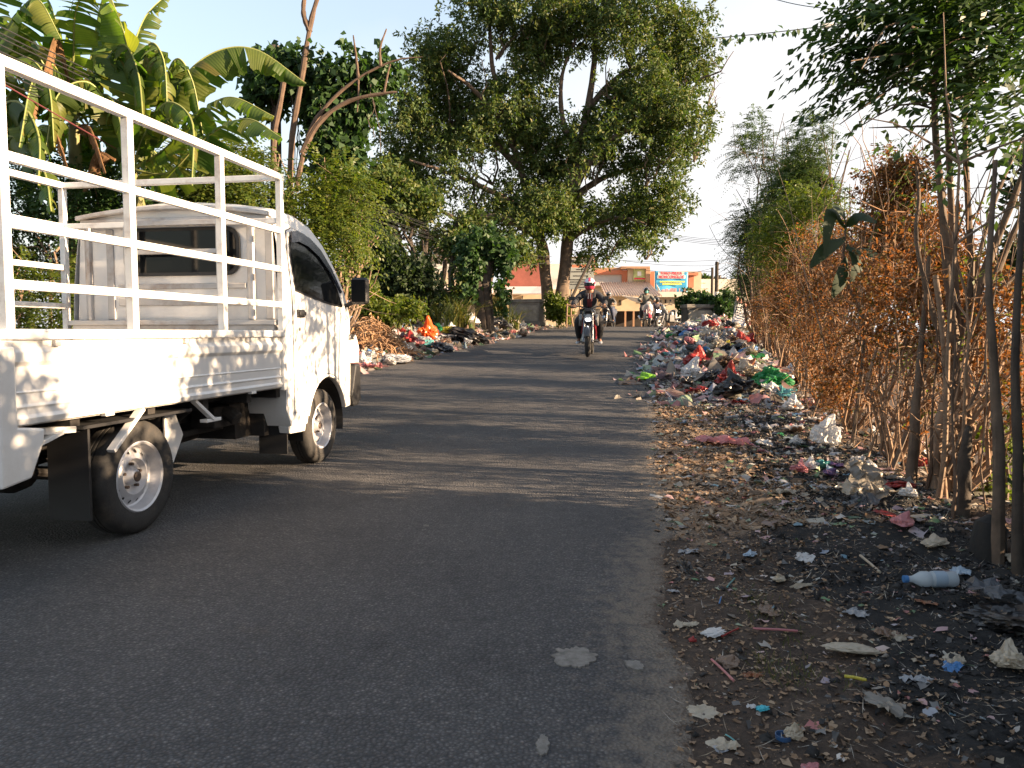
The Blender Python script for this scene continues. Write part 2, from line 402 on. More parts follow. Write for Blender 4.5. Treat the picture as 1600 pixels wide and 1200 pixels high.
dv = np.exp(-(np.maximum(drr,0)/.75)**2)*smooth(3.0,4.8,Y)*.95 + np.exp(-np.maximum(xL(Y)-X,0)/.6)*.4*(X < xL(Y)+.3) + smooth(34,38,Y)*.6  # dusty edges, plus warm sunlight painted on the right verge beyond the near shade
a = gr.data.attributes.new('dust', 'FLOAT', 'POINT'); a.data.foreach_set('value', dv.astype(np.float32))
ry = axis([(-40,0,1.),(0,12,.08),(12,36,.25),(36,120,2)]); NU = 60
U = np.linspace(0,1,NU)
U = .5-.5*np.cos(U*PI)*.9999
rv = []; da = []; ea = []
for y in ry:
    el = xL(y)-.02+.10*nz(y,0,1.9)+.05*nz(y,1,6.); er = xR(y)+.05+.09*nz(y,3,1.7)+.05*nz(y,2,5.)+.025*nz(y,2,19.)
    xs = el+(er-el)*U; e = np.minimum(xs-el, er-xs)
    z = zroad(y)+.006+.0*U+.035*np.clip(1-abs(U-.5)*2,0,1)**.6*0 - .018*np.exp(-e/.04)
    ea.append(np.exp(-(er-xs)/.17)*.62+np.exp(-(xs-el)/.2)*.6)
    rv.append(np.stack([xs, np.full(NU, y), z], 1)); da.append(np.exp(-(er-xs)/.24)*.8+np.exp(-(xs-el)/.35)*.6+.05*np.exp(-((xs-el-(er-el)*.5)/.9)**2))
rv = np.concatenate(rv); n = len(ry)
ii = np.arange((n-1)*NU).reshape(n-1, NU)[:, :-1].ravel(); ff = np.stack([ii, ii+1, ii+NU+1, ii+NU], 1)
rd = link('road', rv, ff, MATS['asphalt'], sm=True); tag(rd, 'narrow worn asphalt road rising to a hump', kind='structure')
a = rd.data.attributes.new('edge', 'FLOAT', 'POINT'); a.data.foreach_set('value', np.concatenate(ea).astype(np.float32))
a = rd.data.attributes.new('dust', 'FLOAT', 'POINT'); a.data.foreach_set('value', np.concatenate(da).astype(np.float32))  # on the road only dusty edges, no sun painted in
# cement stains stuck on the asphalt
def patch(px, py, rx, ry_, label, seed, col):
    p = hit(px, py); n = 46; mb = MB(); rs = random.Random(seed); vs = [V((p.x, p.y, float(zroad(p.y))+.013))]
    for k in range(n):
        t = 2*PI*k/n; r = 1+.13*math.sin(2*t+seed)+.07*math.sin(5*t+seed*2)+rs.uniform(-.15,.12)+.06*math.sin(11*t)
        vs.append(V((p.x+math.cos(t)*rx*r, p.y+math.sin(t)*ry_*r, float(zroad(p.y))+.011)))
    top = len(vs); mb.add(vs, [(0, 1+k, 1+(k+1)%n) for k in range(n)])
    mb.add([v-V((0,0,.012)) for v in vs[1:]], [])
    mb.f += [(1+k, top+k, top+(k+1)%n, 1+(k+1)%n) for k in range(n)]; mb.m += [0]*n
    o = mb.build('cement_stain', M(col, (.20,.185,.165), .95, var=.5, scale=22, bmp=.9, dirt=(.06,.058,.055), dirt_amt=.9), None, tuple(p)); tag(o, label, 'stain', 'dried cement on the asphalt')
patch(897, 1040, .062, .085, 'large grey dried cement patch on the asphalt in the foreground', 1, 'cement')
patch(992, 1047, .030, .030, 'small grey cement crumbs beside the large dried patch', 4, 'cement')
patch(848, 1182, .016, .045, 'narrow dried cement streak on the road at the bottom of the photo', 6, 'cement')
patch(666, 828, .014, .012, 'tiny pale speck on the asphalt in the middle of the road', 9, 'cement')
# ------------------------------------------------------------------ pickup truck
HR = math.atan2(.18, .984)
TL = (-2.717, 4.104, 0.006)
tk = thing('pickup_truck', 'white pickup truck with an open cage of white bars over its cargo bed', 'truck', TL, -HR, local=True)
def wheel(x, y, parent, side=1):
    """a wheel mesh (tyre) with rim, hub and holes below it; side=+1 faces +x"""
    s = side; c = (x, y, .297)
    pr = [(.175,-.074),(.20,-.083),(.25,-.086),(.278,-.078),(.292,-.062),(.297,-.045),(.297,-.016),(.289,-.014),(.289,-.008),(.297,-.006),(.297,.006),(.289,.008),(.289,.014),(.297,.016),(.297,.045),(.292,.062),(.278,.078),(.25,.086),(.20,.083),(.175,.074)]
    t = MB().lathe(pr, c, 'X', 48).build('wheel', MATS['rubber'], parent, sm=True)
    k = lambda p: [(r, h*s) for r, h in p]
    r = MB().lathe(k([(.172,-.07),(.178,-.074),(.178,.070),(.186,.078),(.180,.084),(.170,.076),(.163,.045),(.158,.020),(.150,.014),(.140,.016),(.118,.034),(.102,.044),(.094,.046),(.088,.030),(.080,.018),(.050,.014),(.046,.020),(.036,.050),(.030,.056),(.001,.058)]), c, 'X', 48)
    r.build('rim', MATS['steel_rim'], t, sm=True)
    h = MB()
    for i in range(14):
        a = 2*PI*i/14; q = V((x+s*.0275, y+math.cos(a)*.131, .297+math.sin(a)*.131))
        nrm = V((s*.8, .6*math.cos(a), .6*math.sin(a))).normalized(); tt = nrm.cross(V((1,0,0))).normalized(); bb = nrm.cross(tt)
        h.add([q+nrm*.0025+(tt*math.cos(j*PI/4)*.009+bb*math.sin(j*PI/4)*.013) for j in range(8)], [tuple(range(8))])
    h.build('rim_slots', MATS['black_plastic'], r_obj(t), fix=False)
    g = MB()
    for i in range(5):
        a = 2*PI*i/5+.3; MB().tube([(x+s*.014, y+math.cos(a)*.064, .297+math.sin(a)*.064), (x+s*.036, y+math.cos(a)*.064, .297+math.sin(a)*.064)], .009, 6).build('wheel_nut', M('rusty_steel', (.12,.085,.065), .6, metal=.4, var=.4), t)
    g.lathe(k([(.026,.056),(.026,.064),(.018,.068),(.001,.068)]), c, 'X', 16)
    g.build('hub_cap', M('rusty_steel', (.12,.085,.065), .6, metal=.4, var=.4), r_obj(t))
    return t
def r_obj(t): return t
for sx in (1, -1):
    for y in (0, 2.24): wheel(sx*.717, y, tk, sx)
LP = MATS['white_paint']; WP = MATS['worn_paint']; CP = MATS['cage_paint']; BP = MATS['black_plastic']
# bed: ribbed side gates, floor, headboard, tailgate
def gate(sx):
    pr = [(.845,.66),(.862,.665),(.870,.690),(.856,.703),(.856,.728),(.864,.738),(.856,.748),(.856,.792),(.862,.798),(.856,.804),(.856,.905),(.872,.925),(.872,.965),(.856,.985),(.856,1.012),(.836,1.012),(.836,.66)]
    mb = MB().prism(pr, lambda a, b_: V((sx*a, -.855, b_)), lambda a, b_: V((sx*a, 1.44, b_)))
    g = mb.build('side_gate', LP, tk, bev=.002)
    t = MB().bx((sx*.80, -.93, 1.016), (sx*.880, 1.49, 1.060)); t.bx((sx*.846,-.93,.64), (sx*.878,-.86,1.014)); t.bx((sx*.846,1.445,.64), (sx*.878,1.49,1.014))
    t.build('bed_rail', LP, tk, bev=.006)
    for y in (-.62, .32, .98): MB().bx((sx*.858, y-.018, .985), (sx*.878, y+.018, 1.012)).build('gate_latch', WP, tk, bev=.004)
    for y in (-.3, 1.05): MB().bx((sx*.838, y-.03, .648), (sx*.866, y+.03, .664)).build('gate_hinge', LP, tk, bev=.002)
gate(1); gate(-1)
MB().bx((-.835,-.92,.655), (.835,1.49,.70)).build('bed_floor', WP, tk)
mb = MB().bx((-.80,1.455,.70), (.80,1.488,1.10))
for i in range(7): mb.bx((-.72+.24*i-.025,1.444,.72), (-.72+.24*i+.025,1.456,1.04))
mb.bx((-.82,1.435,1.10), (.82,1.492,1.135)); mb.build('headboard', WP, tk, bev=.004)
MB().bx((-.80,-.93,.66), (.80,-.895,1.04)).build('tailgate', LP, tk, bev=.004)
mb = MB()
for s in (1,-1):
    mb.prism([(-.95,.99),(-.95,.42),(-.80,.44),(-.73,.58),(-.72,.64),(-.86,.66),(-.86,.99)], lambda a, b_: V((s*.81, a, b_)), lambda a, b_: V((s*.884, a, b_)))
mb.bx((-.80,-.96,.44), (.80,-.90,.60)); mb.build('rear_bumper', LP, tk, bev=.01)
# cage
def cage(sx, zr):
    c = MB(); X_ = sx*.855
    for y in (-.865,-.10,.72,1.47): c.bx((X_-.021, y-.021, 1.060), (X_+.021, y+.021, 2.095))
    for z in zr:
        for a, b_ in ((-.844,-.121),(-.079,.699),(.741,1.449)): c.bx((X_-.016+.002*sx, a, z-.020), (X_+.019, b_, z+.020))
    c.bx((X_-.023,-.888,2.095), (X_+.023,1.495,2.139))
    c.build('cage_side', CP, tk, bev=.004)
cage(1, (1.24,1.485,1.75)); cage(-1, (1.24,1.52,1.82))
for a, b_ in (((-.83,1.448,2.097), (.83,1.492,2.136)), ((-.83,-.885,2.097), (.83,-.845,2.136)), ((-.833,1.45,1.80), (.833,1.49,1.84))): MB().bx(a, b_).build('cage_crossbar', CP, tk, bev=.004)
c = MB()
for x in (-.30, .42): c.bx((x-.016,1.40,1.137), (x+.016,1.432,1.80))
c.bx((-.284,1.402,1.60), (.404,1.430,1.632)); c.bx((-.30,1.398,1.80), (.42,1.434,1.835))
for x in (-.62,.66): c.bx((x-.012,1.42,1.137), (x+.012,1.444,1.80))
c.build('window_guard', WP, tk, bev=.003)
# chassis and running gear
c = MB()
for s in (1,-1):
    c.bx((s*.36,-.90,.46), (s*.43,2.75,.58)); c.bx((s*.56,-.7,.60), (s*.62,1.4,.65))
    c.tube([(s*.50,-.62,.44),(s*.50,-.3,.36),(s*.50,0,.33),(s*.50,.3,.36),(s*.50,.62,.44)], .022, 6)
    c.box((s*.48,1.0,.40), (.02,.6,.04))
for y in (-.85,-.45,.1,.6,1.1,1.5): c.bx((-.80,y-.03,.585), (.80,y+.03,.652))
c.bx((-.3,1.35,.30), (.55,2.0,.60)); c.lathe([(.001,-.13),(.09,-.11),(.12,-.03),(.12,.03),(.09,.11),(.001,.13)], (0,0,.30), 'X', 16)
c.tube([(-.66,0,.297),(.66,0,.297)], .038, 10); c.tube([(0,.1,.32),(0,1.5,.42)], .03, 8)
c.tube([(.28,1.3,.33),(.36,.7,.33),(.30,.2,.44),(.30,-.85,.42)], .024, 8); c.tube([(.30,.75,.33),(.30,.35,.33)], .075, 10)
c.box((-.45,.75,.42), (.32,.6,.22)); c.bx((-.66,1.55,.3), (.66,2.65,.66)); c.tube([(-.62,2.24,.3),(.62,2.24,.3)], .04, 8)
c.build('chassis', MATS['chassis'], tk, bev=.004)
MB().tube([(.52,.62,.50),(.66,.62,.60)], .045, 10).build('fuel_filler', MATS['chassis'], tk, bev=.01)
c = MB(); c.tube([(.60,1.12,.52),(.66,1.12,.50),(.70,1.12,.47)], .05, 12); c.bx((.45,.98,.42),(.62,1.30,.56))
c.build('fuel_tank', MATS['chassis'], tk, bev=.01)
c = MB()
for s in (1,-1): MB().bx((s*.60,-.40,.16), (s*.82,-.385,.60)).build('mud_flap', BP, tk); MB().bx((s*.58,1.62,.16), (s*.80,1.635,.46)).build('mud_flap', BP, tk); MB().bx((s*.5,-.45,.60),(s*.84,.4,.615)).build('wheel_arch', BP, tk)
for s in (1,-1):
    for a, b_, w_ in (((s*.825,-.02,.655),(s*.83,-.26,.47),.045), ((s*.825,.44,.655),(s*.83,.62,.53),.035), ((s*.80,-.55,.60),(s*.80,-.70,.56),.05)): MB().bar(a, b_, w_, .02).build('bed_bracket', LP, tk, bev=.003)
    MB().bx((s*.79,.55,.515), (s*.84,.70,.535)).build('bracket_foot', LP, tk, bev=.003); MB().prism([(.33,.58),(.42,.60),(.50,.45),(.40,.30),(.33,.33)], lambda a, b_: V((s*.70,a,b_)), lambda a, b_: V((s*.715,a,b_))).build('guard_plate', LP, tk, bev=.003)
    MB().bar((s*.78,-.86,.63), (s*.78,-.45,.60), .05, .03).build('bed_bracket', LP, tk, bev=.003)
# cab
out = [(1.53,.50),(1.53,1.87),(1.60,1.905),(1.90,1.90),(2.15,1.845),(2.32,1.74),(2.48,1.58),(2.62,1.40),(2.74,1.235),(2.84,1.16),(2.915,1.06),(2.945,.92),(2.95,.60),(2.93,.42)]
arch = [(2.62+.0,.42)]+[(2.24+.375*math.cos(t), .297+.395*math.sin(t)) for t in np.linspace(.30, PI-.30, 16)]+[(1.86,.36),(1.60,.37)]
poly = out+arch
def halfw(y, z):
    w_ = .845 - .0*max(0, .6-z) - .09*max(0, (z-1.18)/.72)**1.6
    w_ -= .10*max(0, (y-2.55)/.4)**2.2
    return w_
c = MB(); st = (1.0,)
def cabshell():
    N = len(poly); rows = []
    fr = [-1,-.975,-.90,-.6,-.2,.2,.6,.90,.975,1]
    for q in fr:
        row = []
        for (y, z) in poly:
            h = halfw(y, z); top = z > 1.75
            crown_ = (1-q*q)*(.07 if z > 1.5 else 0); bulge = (1-q*q)*(.07 if y > 2.1 else 0)
            e = 0
            row.append(V((q*h, y+bulge+(.008 if (abs(q)<1 and y>2.0) else 0), z+crown_+(.016 if (z > 1.2 and abs(q)<1) else 0))))
        rows.append(row)
    vs = [v for r_ in rows for v in r_]; fs = []
    for i in range(len(fr)-1):
        for k in range(N): fs.append((i*N+k, i*N+(k+1)%N, (i+1)*N+(k+1)%N, (i+1)*N+k))
    return c.add(vs, fs)
cabshell(); cabo = c.build('cab', LP, tk, sm=True)
def sidepoly(pts, d, s):  # points on the flank, d metres proud of it
    return [V((s*(halfw(y, z)+d), y, z)) for (y, z) in pts]
def panel(name, pts, d, mt, s, parent, th=.006, sub=None):
    bm = bmesh.new(); a = [bm.verts.new(v) for v in sidepoly(pts, d, s)]; f = bm.faces.new(a)
    r = bmesh.ops.triangulate(bm, faces=[f]); 
    for _ in range(3):
        es = [e for e in bm.edges if e.calc_length() > .09]
        if es: bmesh.ops.subdivide_edges(bm, edges=es, cuts=1); bmesh.ops.triangulate(bm, faces=bm.faces[:])
    for v in bm.verts: v.co.x = s*(halfw(v.co.y, v.co.z)+d)
    ex = bmesh.ops.extrude_face_region(bm, geom=bm.faces[:]); 
    for v in [g for g in ex['geom'] if isinstance(g, bmesh.types.BMVert)]: v.co.x -= s*th
    bmesh.ops.recalc_face_normals(bm, faces=bm.faces)
    vs = [v.co.copy() for v in bm.verts]; bm.verts.index_update(); fs = [tuple(v.index for v in f.verts) for f in bm.faces]; bm.free()
    return link(name, vs, fs, mt, parent, sm=False)
def grow(pts, g):
    cx = sum(p[0] for p in pts)/len(pts); cy = sum(p[1] for p in pts)/len(pts); o = []
    for i, p in enumerate(pts):
        a = V((*pts[i-1],)); b_ = V((*pts[(i+1)%len(pts)],)); t = (b_-a).normalized(); n = V((t.y, -t.x))
        if n.dot(V((p[0]-cx, p[1]-cy))) < 0: n = -n
        o.append((p[0]+n.x*g, p[1]+n.y*g))
    return o
door = [(1.66,.46),(1.655,1.0),(1.66,1.60),(1.70,1.78),(1.80,1.815),(2.02,1.79),(2.20,1.715),(2.36,1.585),(2.50,1.43),(2.60,1.28),(2.655,1.15),(2.66,.90),(2.64,.74)]+[(2.24+.405*math.cos(t), .297+.425*math.sin(t)) for t in np.linspace(.75, 2.3, 8)]+[(1.90,.46)]
win = [(1.715,1.36),(1.70,1.60),(1.735,1.735),(1.80,1.768),(2.00,1.745),(2.17,1.67),(2.32,1.545),(2.46,1.395),(2.545,1.268),(2.30,1.285),(2.0,1.32)]
visor = [(1.72,1.70),(1.745,1.785),(1.84,1.80),(2.04,1.77),(2.21,1.695),(2.37,1.56),(2.52,1.385),(2.50,1.37),(2.33,1.53),(2.16,1.64),(1.99,1.70),(1.84,1.72)]
for s in (1,-1):
    panel('side_panel', poly, .0005, LP, s, cabo, .004)
    sm_ = panel('door_seam', grow(door, .006), .0025, BP, s, tk, .004)
    d_ = panel('door', door, .0065, LP, s, tk, .008)
    panel('window_seal', grow(win, .016), .0105, BP, s, d_, .005)
    panel('window', win, .0135, MATS['dark_glass'], s, d_, .005)
    v_ = panel('rain_visor', visor, .030, M('visor', (.03,.035,.05), .15, var=.1, bmp=0), s, d_, .012)
    q = .845*s
    MB().bx((q, 1.71, 1.155), (q+s*.016, 1.83, 1.215)).build('handle_recess', BP, d_, bev=.008)
    MB().bx((q+s*.012, 1.715, 1.17), (q+s*.032, 1.82, 1.20)).build('handle', BP, d_, bev=.006)
    MB().tube([(q,1.745,1.07),(q+s*.012,1.745,1.07)], .014, 10).build('lock', MATS['metal'], d_)
    # mirror
    k = MB().box((s*.975, 2.64, 1.395), (.15,.075,.225)); mo = k.build('mirror', BP, tk, bev=.028, seg=3)
    MB().box((s*.975, 2.6, 1.395), (.125,.008,.19)).build('mirror_glass', MATS['dark_glass'], mo, bev=.003)
    MB().tube([(s*.80,2.60,1.27),(s*.86,2.63,1.275),(s*.93,2.64,1.31)], .018, 8).build('mirror_arm', BP, mo)
    # lights, bumper corner, wheel-arch lip
    MB().prism([(2.80,.78),(2.80,1.00),(2.90,1.03),(2.962,.93),(2.965,.78)], lambda a, b_: V((s*.60,a,b_)), lambda a, b_: V((s*.83,a,b_))).build('headlight', MATS['lens'], tk, bev=.01)
    MB().prism([(2.86,.77),(2.975,.77),(2.985,.45),(2.90,.40),(2.80,.40),(2.76,.5)], lambda a, b_: V((s*.2,a,b_)), lambda a, b_: V((s*.84,a,b_))).build('front_bumper', BP, tk, bev=.02)
    lipa = [V((s*(halfw(0,.5)+.004), 2.24+.385*math.cos(t), .297+.405*math.sin(t))) for t in np.linspace(.32, PI-.3, 24)]
    MB().tube(lipa, .011, 6).build('arch_lip', LP, tk)
    MB().prism([(1.60,.37),(1.88,.36),(1.86,.30),(1.62,.31)], lambda a, b_: V((s*.74,a,b_)), lambda a, b_: V((s*.83,a,b_))).build('step', LP, tk, bev=.01)
    mb = MB(); mb.lathe([(.37,-.02),(.385,.24)], (s*.57, 2.24, .30), 'X' , 24, 0, -.2, PI+.2); mb.build('wheel_well', BP, tk)
panel('mark_strip', [(1.53+.02,.52),(1.53+.02,1.83),(1.545,1.83),(1.545,.52)], .002, M('seam_grey', (.30,.29,.27), .6), 1, tk, .003)
text('CARRY', 'badge', .066, placem((.842, 2.775, 1.005), (-.14,1,0), (0,0,1)), MATS['dark_metal'], tk, .002)
# windscreen
ws = MB(); rows = [(2.30,1.765),(2.46,1.605),(2.60,1.43),(2.74,1.245)]; vs = []
for (y, z) in rows:
    for q in (-.86,-.5,0,.5,.86): vs.append(V((q*halfw(y,z), y+.006+(1-q*q)*.07, z+.010+(1-q*q)*.055)))
ws.add(vs, [(i*5+j, i*5+j+1, i*5+j+6, i*5+j+5) for i in range(3) for j in range(4)]); o = ws.build('windscreen', MATS['dark_glass'], tk, sm=True)
so = o.modifiers.new('s', 'SOLIDIFY'); so.thickness = .006; so.offset = 1
# rear wall of the cab: pressings, lip and rounded window
r = MB(); r.bx((-.80,1.517,1.08), (.80,1.531,1.10))
for x in (-.70,-.52,.60,.74): r.bx((x-.03,1.519,1.14), (x+.03,1.531,1.80))
r.bx((-.46,1.518,1.24), (.56,1.531,1.30)); r.bx((-.46,1.518,1.36), (.56,1.531,1.40)); r.bx((-.74,1.500,1.845), (.74,1.531,1.872))
pts = []
for i in range(13): x = -.76+1.52*i/12; pts.append((x, 1.893+.062*(1-(x/.76)**2)))
r.prism(pts+[(x, z-.030) for x, z in reversed(pts)], lambda a, b_: V((a,1.47,b_)), lambda a, b_: V((a,1.56,b_)))
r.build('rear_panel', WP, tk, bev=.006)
def rrect(x0, x1, z0, z1, rr, n=6):
    o = []
    for cx, cz, a0 in ((x1-rr,z1-rr,0),(x0+rr,z1-rr,PI/2),(x0+rr,z0+rr,PI),(x1-rr,z0+rr,1.5*PI)):
        for k in range(n+1): a = a0+PI/2*k/n; o.append((cx+rr*math.cos(a), cz+rr*math.sin(a)))
    return o
a_ = MB().prism(rrect(-.40,.52,1.455,1.80,.10), lambda a, b_: V((a,1.508,b_)), lambda a, b_: V((a,1.531,b_))).build('rear_window_seal', BP, tk, bev=.003)
MB().prism(rrect(-.375,.495,1.48,1.775,.085), lambda a, b_: V((a,1.503,b_)), lambda a, b_: V((a,1.53,b_))).build('rear_window', MATS['dark_glass'], tk)
M('bark_warm', (.105,.068,.046), .9, var=.45, scale=9, bmp=.8)
# ------------------------------------------------------------------ vegetation materials
G = leafmat
G('leaf_bush', [(.072,.108,.016),(.054,.090,.016),(.094,.122,.019),(.122,.137,.025),(.043,.072,.016)], .45)
G('leaf_big', [(.040,.080,.019),(.064,.100,.019),(.032,.064,.018),(.096,.112,.022),(.048,.088,.021),(.104,.100,.024)], .30, .6)
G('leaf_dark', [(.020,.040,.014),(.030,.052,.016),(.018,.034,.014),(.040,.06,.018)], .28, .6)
G('leaf_vine', [(.022,.055,.018),(.034,.075,.022),(.028,.06,.018),(.05,.10,.03)], .30, .55)
G('leaf_feather', [(.035,.065,.018),(.055,.09,.022),(.028,.055,.018),(.075,.10,.03)], .38)
G('leaf_near', [(.030,.061,.019),(.038,.076,.021),(.025,.053,.019),(.055,.093,.024),(.032,.066,.020),(.034,.068,.020)], .38, .5)
G('leaf_bright', [(.070,.105,.014),(.098,.119,.017),(.049,.084,.014)], .45)
G('leaf_dry', [(.161,.074,.025),(.211,.105,.037),(.118,.053,.020),(.248,.130,.046),(.186,.081,.026),(.074,.074,.019),(.143,.062,.022)], .5, .7, (1.25,.95,.6))
G('leaf_yellow', [(.210,.140,.021),(.112,.119,.021),(.154,.133,.021)], .4)
G('grass_blade', [(.083,.098,.022),(.053,.075,.019),(.128,.112,.038),(.038,.060,.015)], .35)
m, nt, b = nodes('banana_blade')
g = nt.nodes.new('ShaderNodeNewGeometry'); n1 = tex(nt, 'Noise', 2.5, 5, .6)
c = ramp(nt, [(0, (.055,.10,.022)), (.5, (.095,.14,.028)), (.85, (.15,.17,.036)), (1, (.20,.16,.045))], g.outputs['Random Per Island']).outputs[0]
c = mixc(nt, c, ramp(nt, [(.35, (.7,.75,.7)), (.7, (1.35,1.25,1.1))], n1.outputs[0]).outputs[0], .7, 'MULTIPLY')
uvn = attr(nt, 'vein'); wv = nt.nodes.new('ShaderNodeMath'); wv.operation = 'SINE'; ml = nt.nodes.new('ShaderNodeMath'); ml.operation = 'MULTIPLY'; ml.inputs[1].default_value = 420
nt.links.new(uvn.outputs['Fac'], ml.inputs[0]); nt.links.new(ml.outputs[0], wv.inputs[0])
c = mixc(nt, c, ramp(nt, [(0, (.82,.85,.8)), (1, (1.1,1.08,1.0))], wv.outputs[0]).outputs[0], .6, 'MULTIPLY')
nt.links.new(c, b.inputs['Base Color']); b.inputs['Roughness'].default_value = .5; bump(nt, b, wv.outputs[0], .25, .004)
t = nt.nodes.new('ShaderNodeBsdfTranslucent'); nt.links.new(mixc(nt, c, (1.25,1.6,.5), 1., 'MULTIPLY'), t.inputs[0])
mx = nt.nodes.new('ShaderNodeMixShader'); mx.inputs[0].default_value = .55
nt.links.new(b.outputs[0], mx.inputs[1]); nt.links.new(t.outputs[0], mx.inputs[2]); nt.links.new(mx.outputs[0], nt.nodes['Material Output'].inputs[0])
M('banana_dry', (.20,.105,.045), .8, var=.5, scale=9, trans=.3)
M('banana_rib', (.22,.24,.07), .6, var=.2, scale=5); M('banana_stem', (.15,.14,.05), .7, var=.5, scale=5, dirt=(.10,.06,.03))
def Bb(px, py, Y, rx, ry, rd=None):
    k = Y/1200.0; return (tuple(W(px, py, Y)), (rx*k, rd if rd else (rx+ry)*.5*k, ry*k))
def plant(name, label, cat, base, blobs, leafobj, bark='bark', r0=.05, group=None, foliage='foliage', trunkname='stem', nl=None, extra=None, wob=.5, twigs=2):
    t = thing(name, label, cat, base, group=group)
    mb = MB(); tg = [V(b_[0])+V((random.uniform(-.5,.5)*b_[1][0], random.uniform(-.5,.5)*b_[1][1], random.uniform(-.2,.6)*b_[1][2])) for b_ in blobs for _ in range(nl or 2)]
    limbs(mb, V(base)-V((0,0,.08)), tg, r0, r0*.18, 6, wob, 0, twigs)
    if extra: extra(mb)
    mb.build(trunkname, MATS[bark], t, sm=True, fix=False)
    v, f = leafobj[0]; link(foliage, v, f, leafobj[1], t)
    return t
def fr_cloud(blobs, n, L, pairs, ll, lw, droop=.45, shell=.5, gap=-.2, gf=1.2, bias=(0,0,.1), seed=0.):
    p, u = clusters(blobs, n, shell, gap, gf, seed)
    d = unit(u*.8+RNG.normal(size=p.shape)*.55+np.array(bias))
    return fronds(p, d, L*(.6+.7*RNG.random(len(p))), pairs, ll, lw, droop)
# ---- left verge: sunlit pinnate shrubs
def lbush(label, gpx, gy, blobs, n, mat='leaf_bush', ll=.052, lw=.023, L=.42, pairs=7, group='shrubs crowding the left verge', name='shrub', gap=-.02):
    x = (gpx-800)/1200.0*gy; base = on(x, gy)
    return plant(name, label, 'shrub', tuple(base), blobs, (fr_cloud(blobs, n, L, pairs, ll, lw, gap=gap, seed=random.random()*9), MATS[mat]), 'bark_pale', .035, group)
lbush('tall sunlit yellow-green feathery shrub rising behind the front of the truck cab', 500, 9.6, [Bb(480,300,9.6,60,50), Bb(440,262,9.8,30,40), Bb(505,265,9.8,22,45), Bb(535,310,9.6,40,50), Bb(440,350,9.4,90,60), Bb(560,290,9.9,16,30), Bb(500,370,9.3,60,50)], 1500, gap=.08)
lbush('bright feathery shrub between the truck mirror and the dark trees', 470, 10.4, [Bb(545,400,10.4,45,50), Bb(585,375,10.6,22,22), Bb(530,440,10.2,60,60), Bb(560,335,10.4,30,22), Bb(590,420,10.5,16,18)], 1150, gap=.08)
lbush('green shrub seen over the truck cab roof, below the banana leaves', 330, 9.0, [Bb(330,285,9.0,85,50), Bb(280,330,9.0,90,50), Bb(380,300,9.2,60,60)], 1700)
lbush('low green shrub seen through the truck cage, under the banana plants', 110, 7.8, [Bb(150,320,8.4,80,60), Bb(60,300,8.6,90,60), Bb(210,290,8.6,60,40)], 1300, 'leaf_vine', .05, .03, .26, 4)
lbush('leafy green shrub at the far left behind the truck bed', 20, 8.2, [Bb(40,400,8.2,90,80), Bb(60,470,8.0,110,60), Bb(-60,420,8.2,90,110)], 2300, 'leaf_bush')
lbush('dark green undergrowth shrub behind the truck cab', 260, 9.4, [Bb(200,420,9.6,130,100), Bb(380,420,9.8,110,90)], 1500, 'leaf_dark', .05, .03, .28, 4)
# ---- banana plants
def bez(pts, n):
    P = [V(p) for p in pts]; P = [P[0]*2-P[1]]+P+[P[-1]*2-P[-2]]; out = []
    m_ = len(P)-3
    for i in range(n+1):
        u = i/n*m_; k = min(int(u), m_-1); t = u-k; a, b_, c_, d_ = P[k:k+4]
        out.append(.5*((2*b_)+(c_-a)*t+(2*a-5*b_+4*c_-d_)*t*t+(3*b_-a-3*c_+d_)*t*t*t))
    return out
def banana_leaf(parent, pts, Wd, droop=.5, nref=(0,0,1), tears=10, mat='banana_blade', seed=0, dmax=1.0):
    rs = random.Random(seed); n = 44; P = bez(pts, n); rib = MB()
    rib.tube(P, [.015*(1-.8*i/n)+.002 for i in range(n+1)], 5)
    vs, fs, vein = [], [], []
    for sg in (-1, 1):
        cuts = sorted(rs.sample(range(6, n-1), min(tears, n-8))); cuts = [4]+cuts+[n]
        for a, b_ in zip(cuts[:-1], cuts[1:]):
            dr = droop+rs.gauss(0, .22); sw = rs.gauss(0, .06); sc_ = 1+rs.uniform(-.10,.04); base = len(vs); K = 4
            for i in range(a, b_+1):
                t = i/n; T = (P[min(i+1,n)]-P[max(i-1,0)]).normalized()
                S = T.cross(V(nref)).normalized()*sg; N = S.cross(T)*sg
                if N.z < 0 and abs(nref[2]) > .5: N = -N
                wd = Wd*sc_*max(.03, math.sin(PI*min(1, max(0,(t-.06)/.94)**.72)))**.55 if t < .985 else Wd*.12
                edge = 1-.0*abs(i-(a+b_)/2)
                for k in range(K+1):
                    q = k/K; ang = dr*(.5+.8*q); 
                    fr = .015*math.sin((i-a)*1.9+sg)*q
                    shrink = (.012 if i in (a, b_) else 0)
                    p = P[i]+S*wd*q*math.cos(ang)+N*(-wd*q*math.sin(ang)+fr)+T*(wd*q*(.22+sw))
                    if i == a: p += T*.01*q
                    if i == b_: p -= T*.01*q
                    vs.append(p); vein.append(t)
            for i in range(b_-a):
                for k in range(K): fs.append((base+i*(K+1)+k, base+i*(K+1)+k+1, base+(i+1)*(K+1)+k+1, base+(i+1)*(K+1)+k))
    o = link('leaf', vs, fs, MATS[mat], parent, sm=True)
    a_ = o.data.attributes.new('vein', 'FLOAT', 'POINT'); a_.data.foreach_set('value', vein)
    rib.build('midrib', MATS['banana_rib' if mat != 'banana_dry' else 'banana_dry'], o, sm=True, fix=False)
    return o
def WP_(l, Y, dY=0): return [W(x, y, Y+dY*i/(len(l)-1)) for i, (x, y) in enumerate(l)]
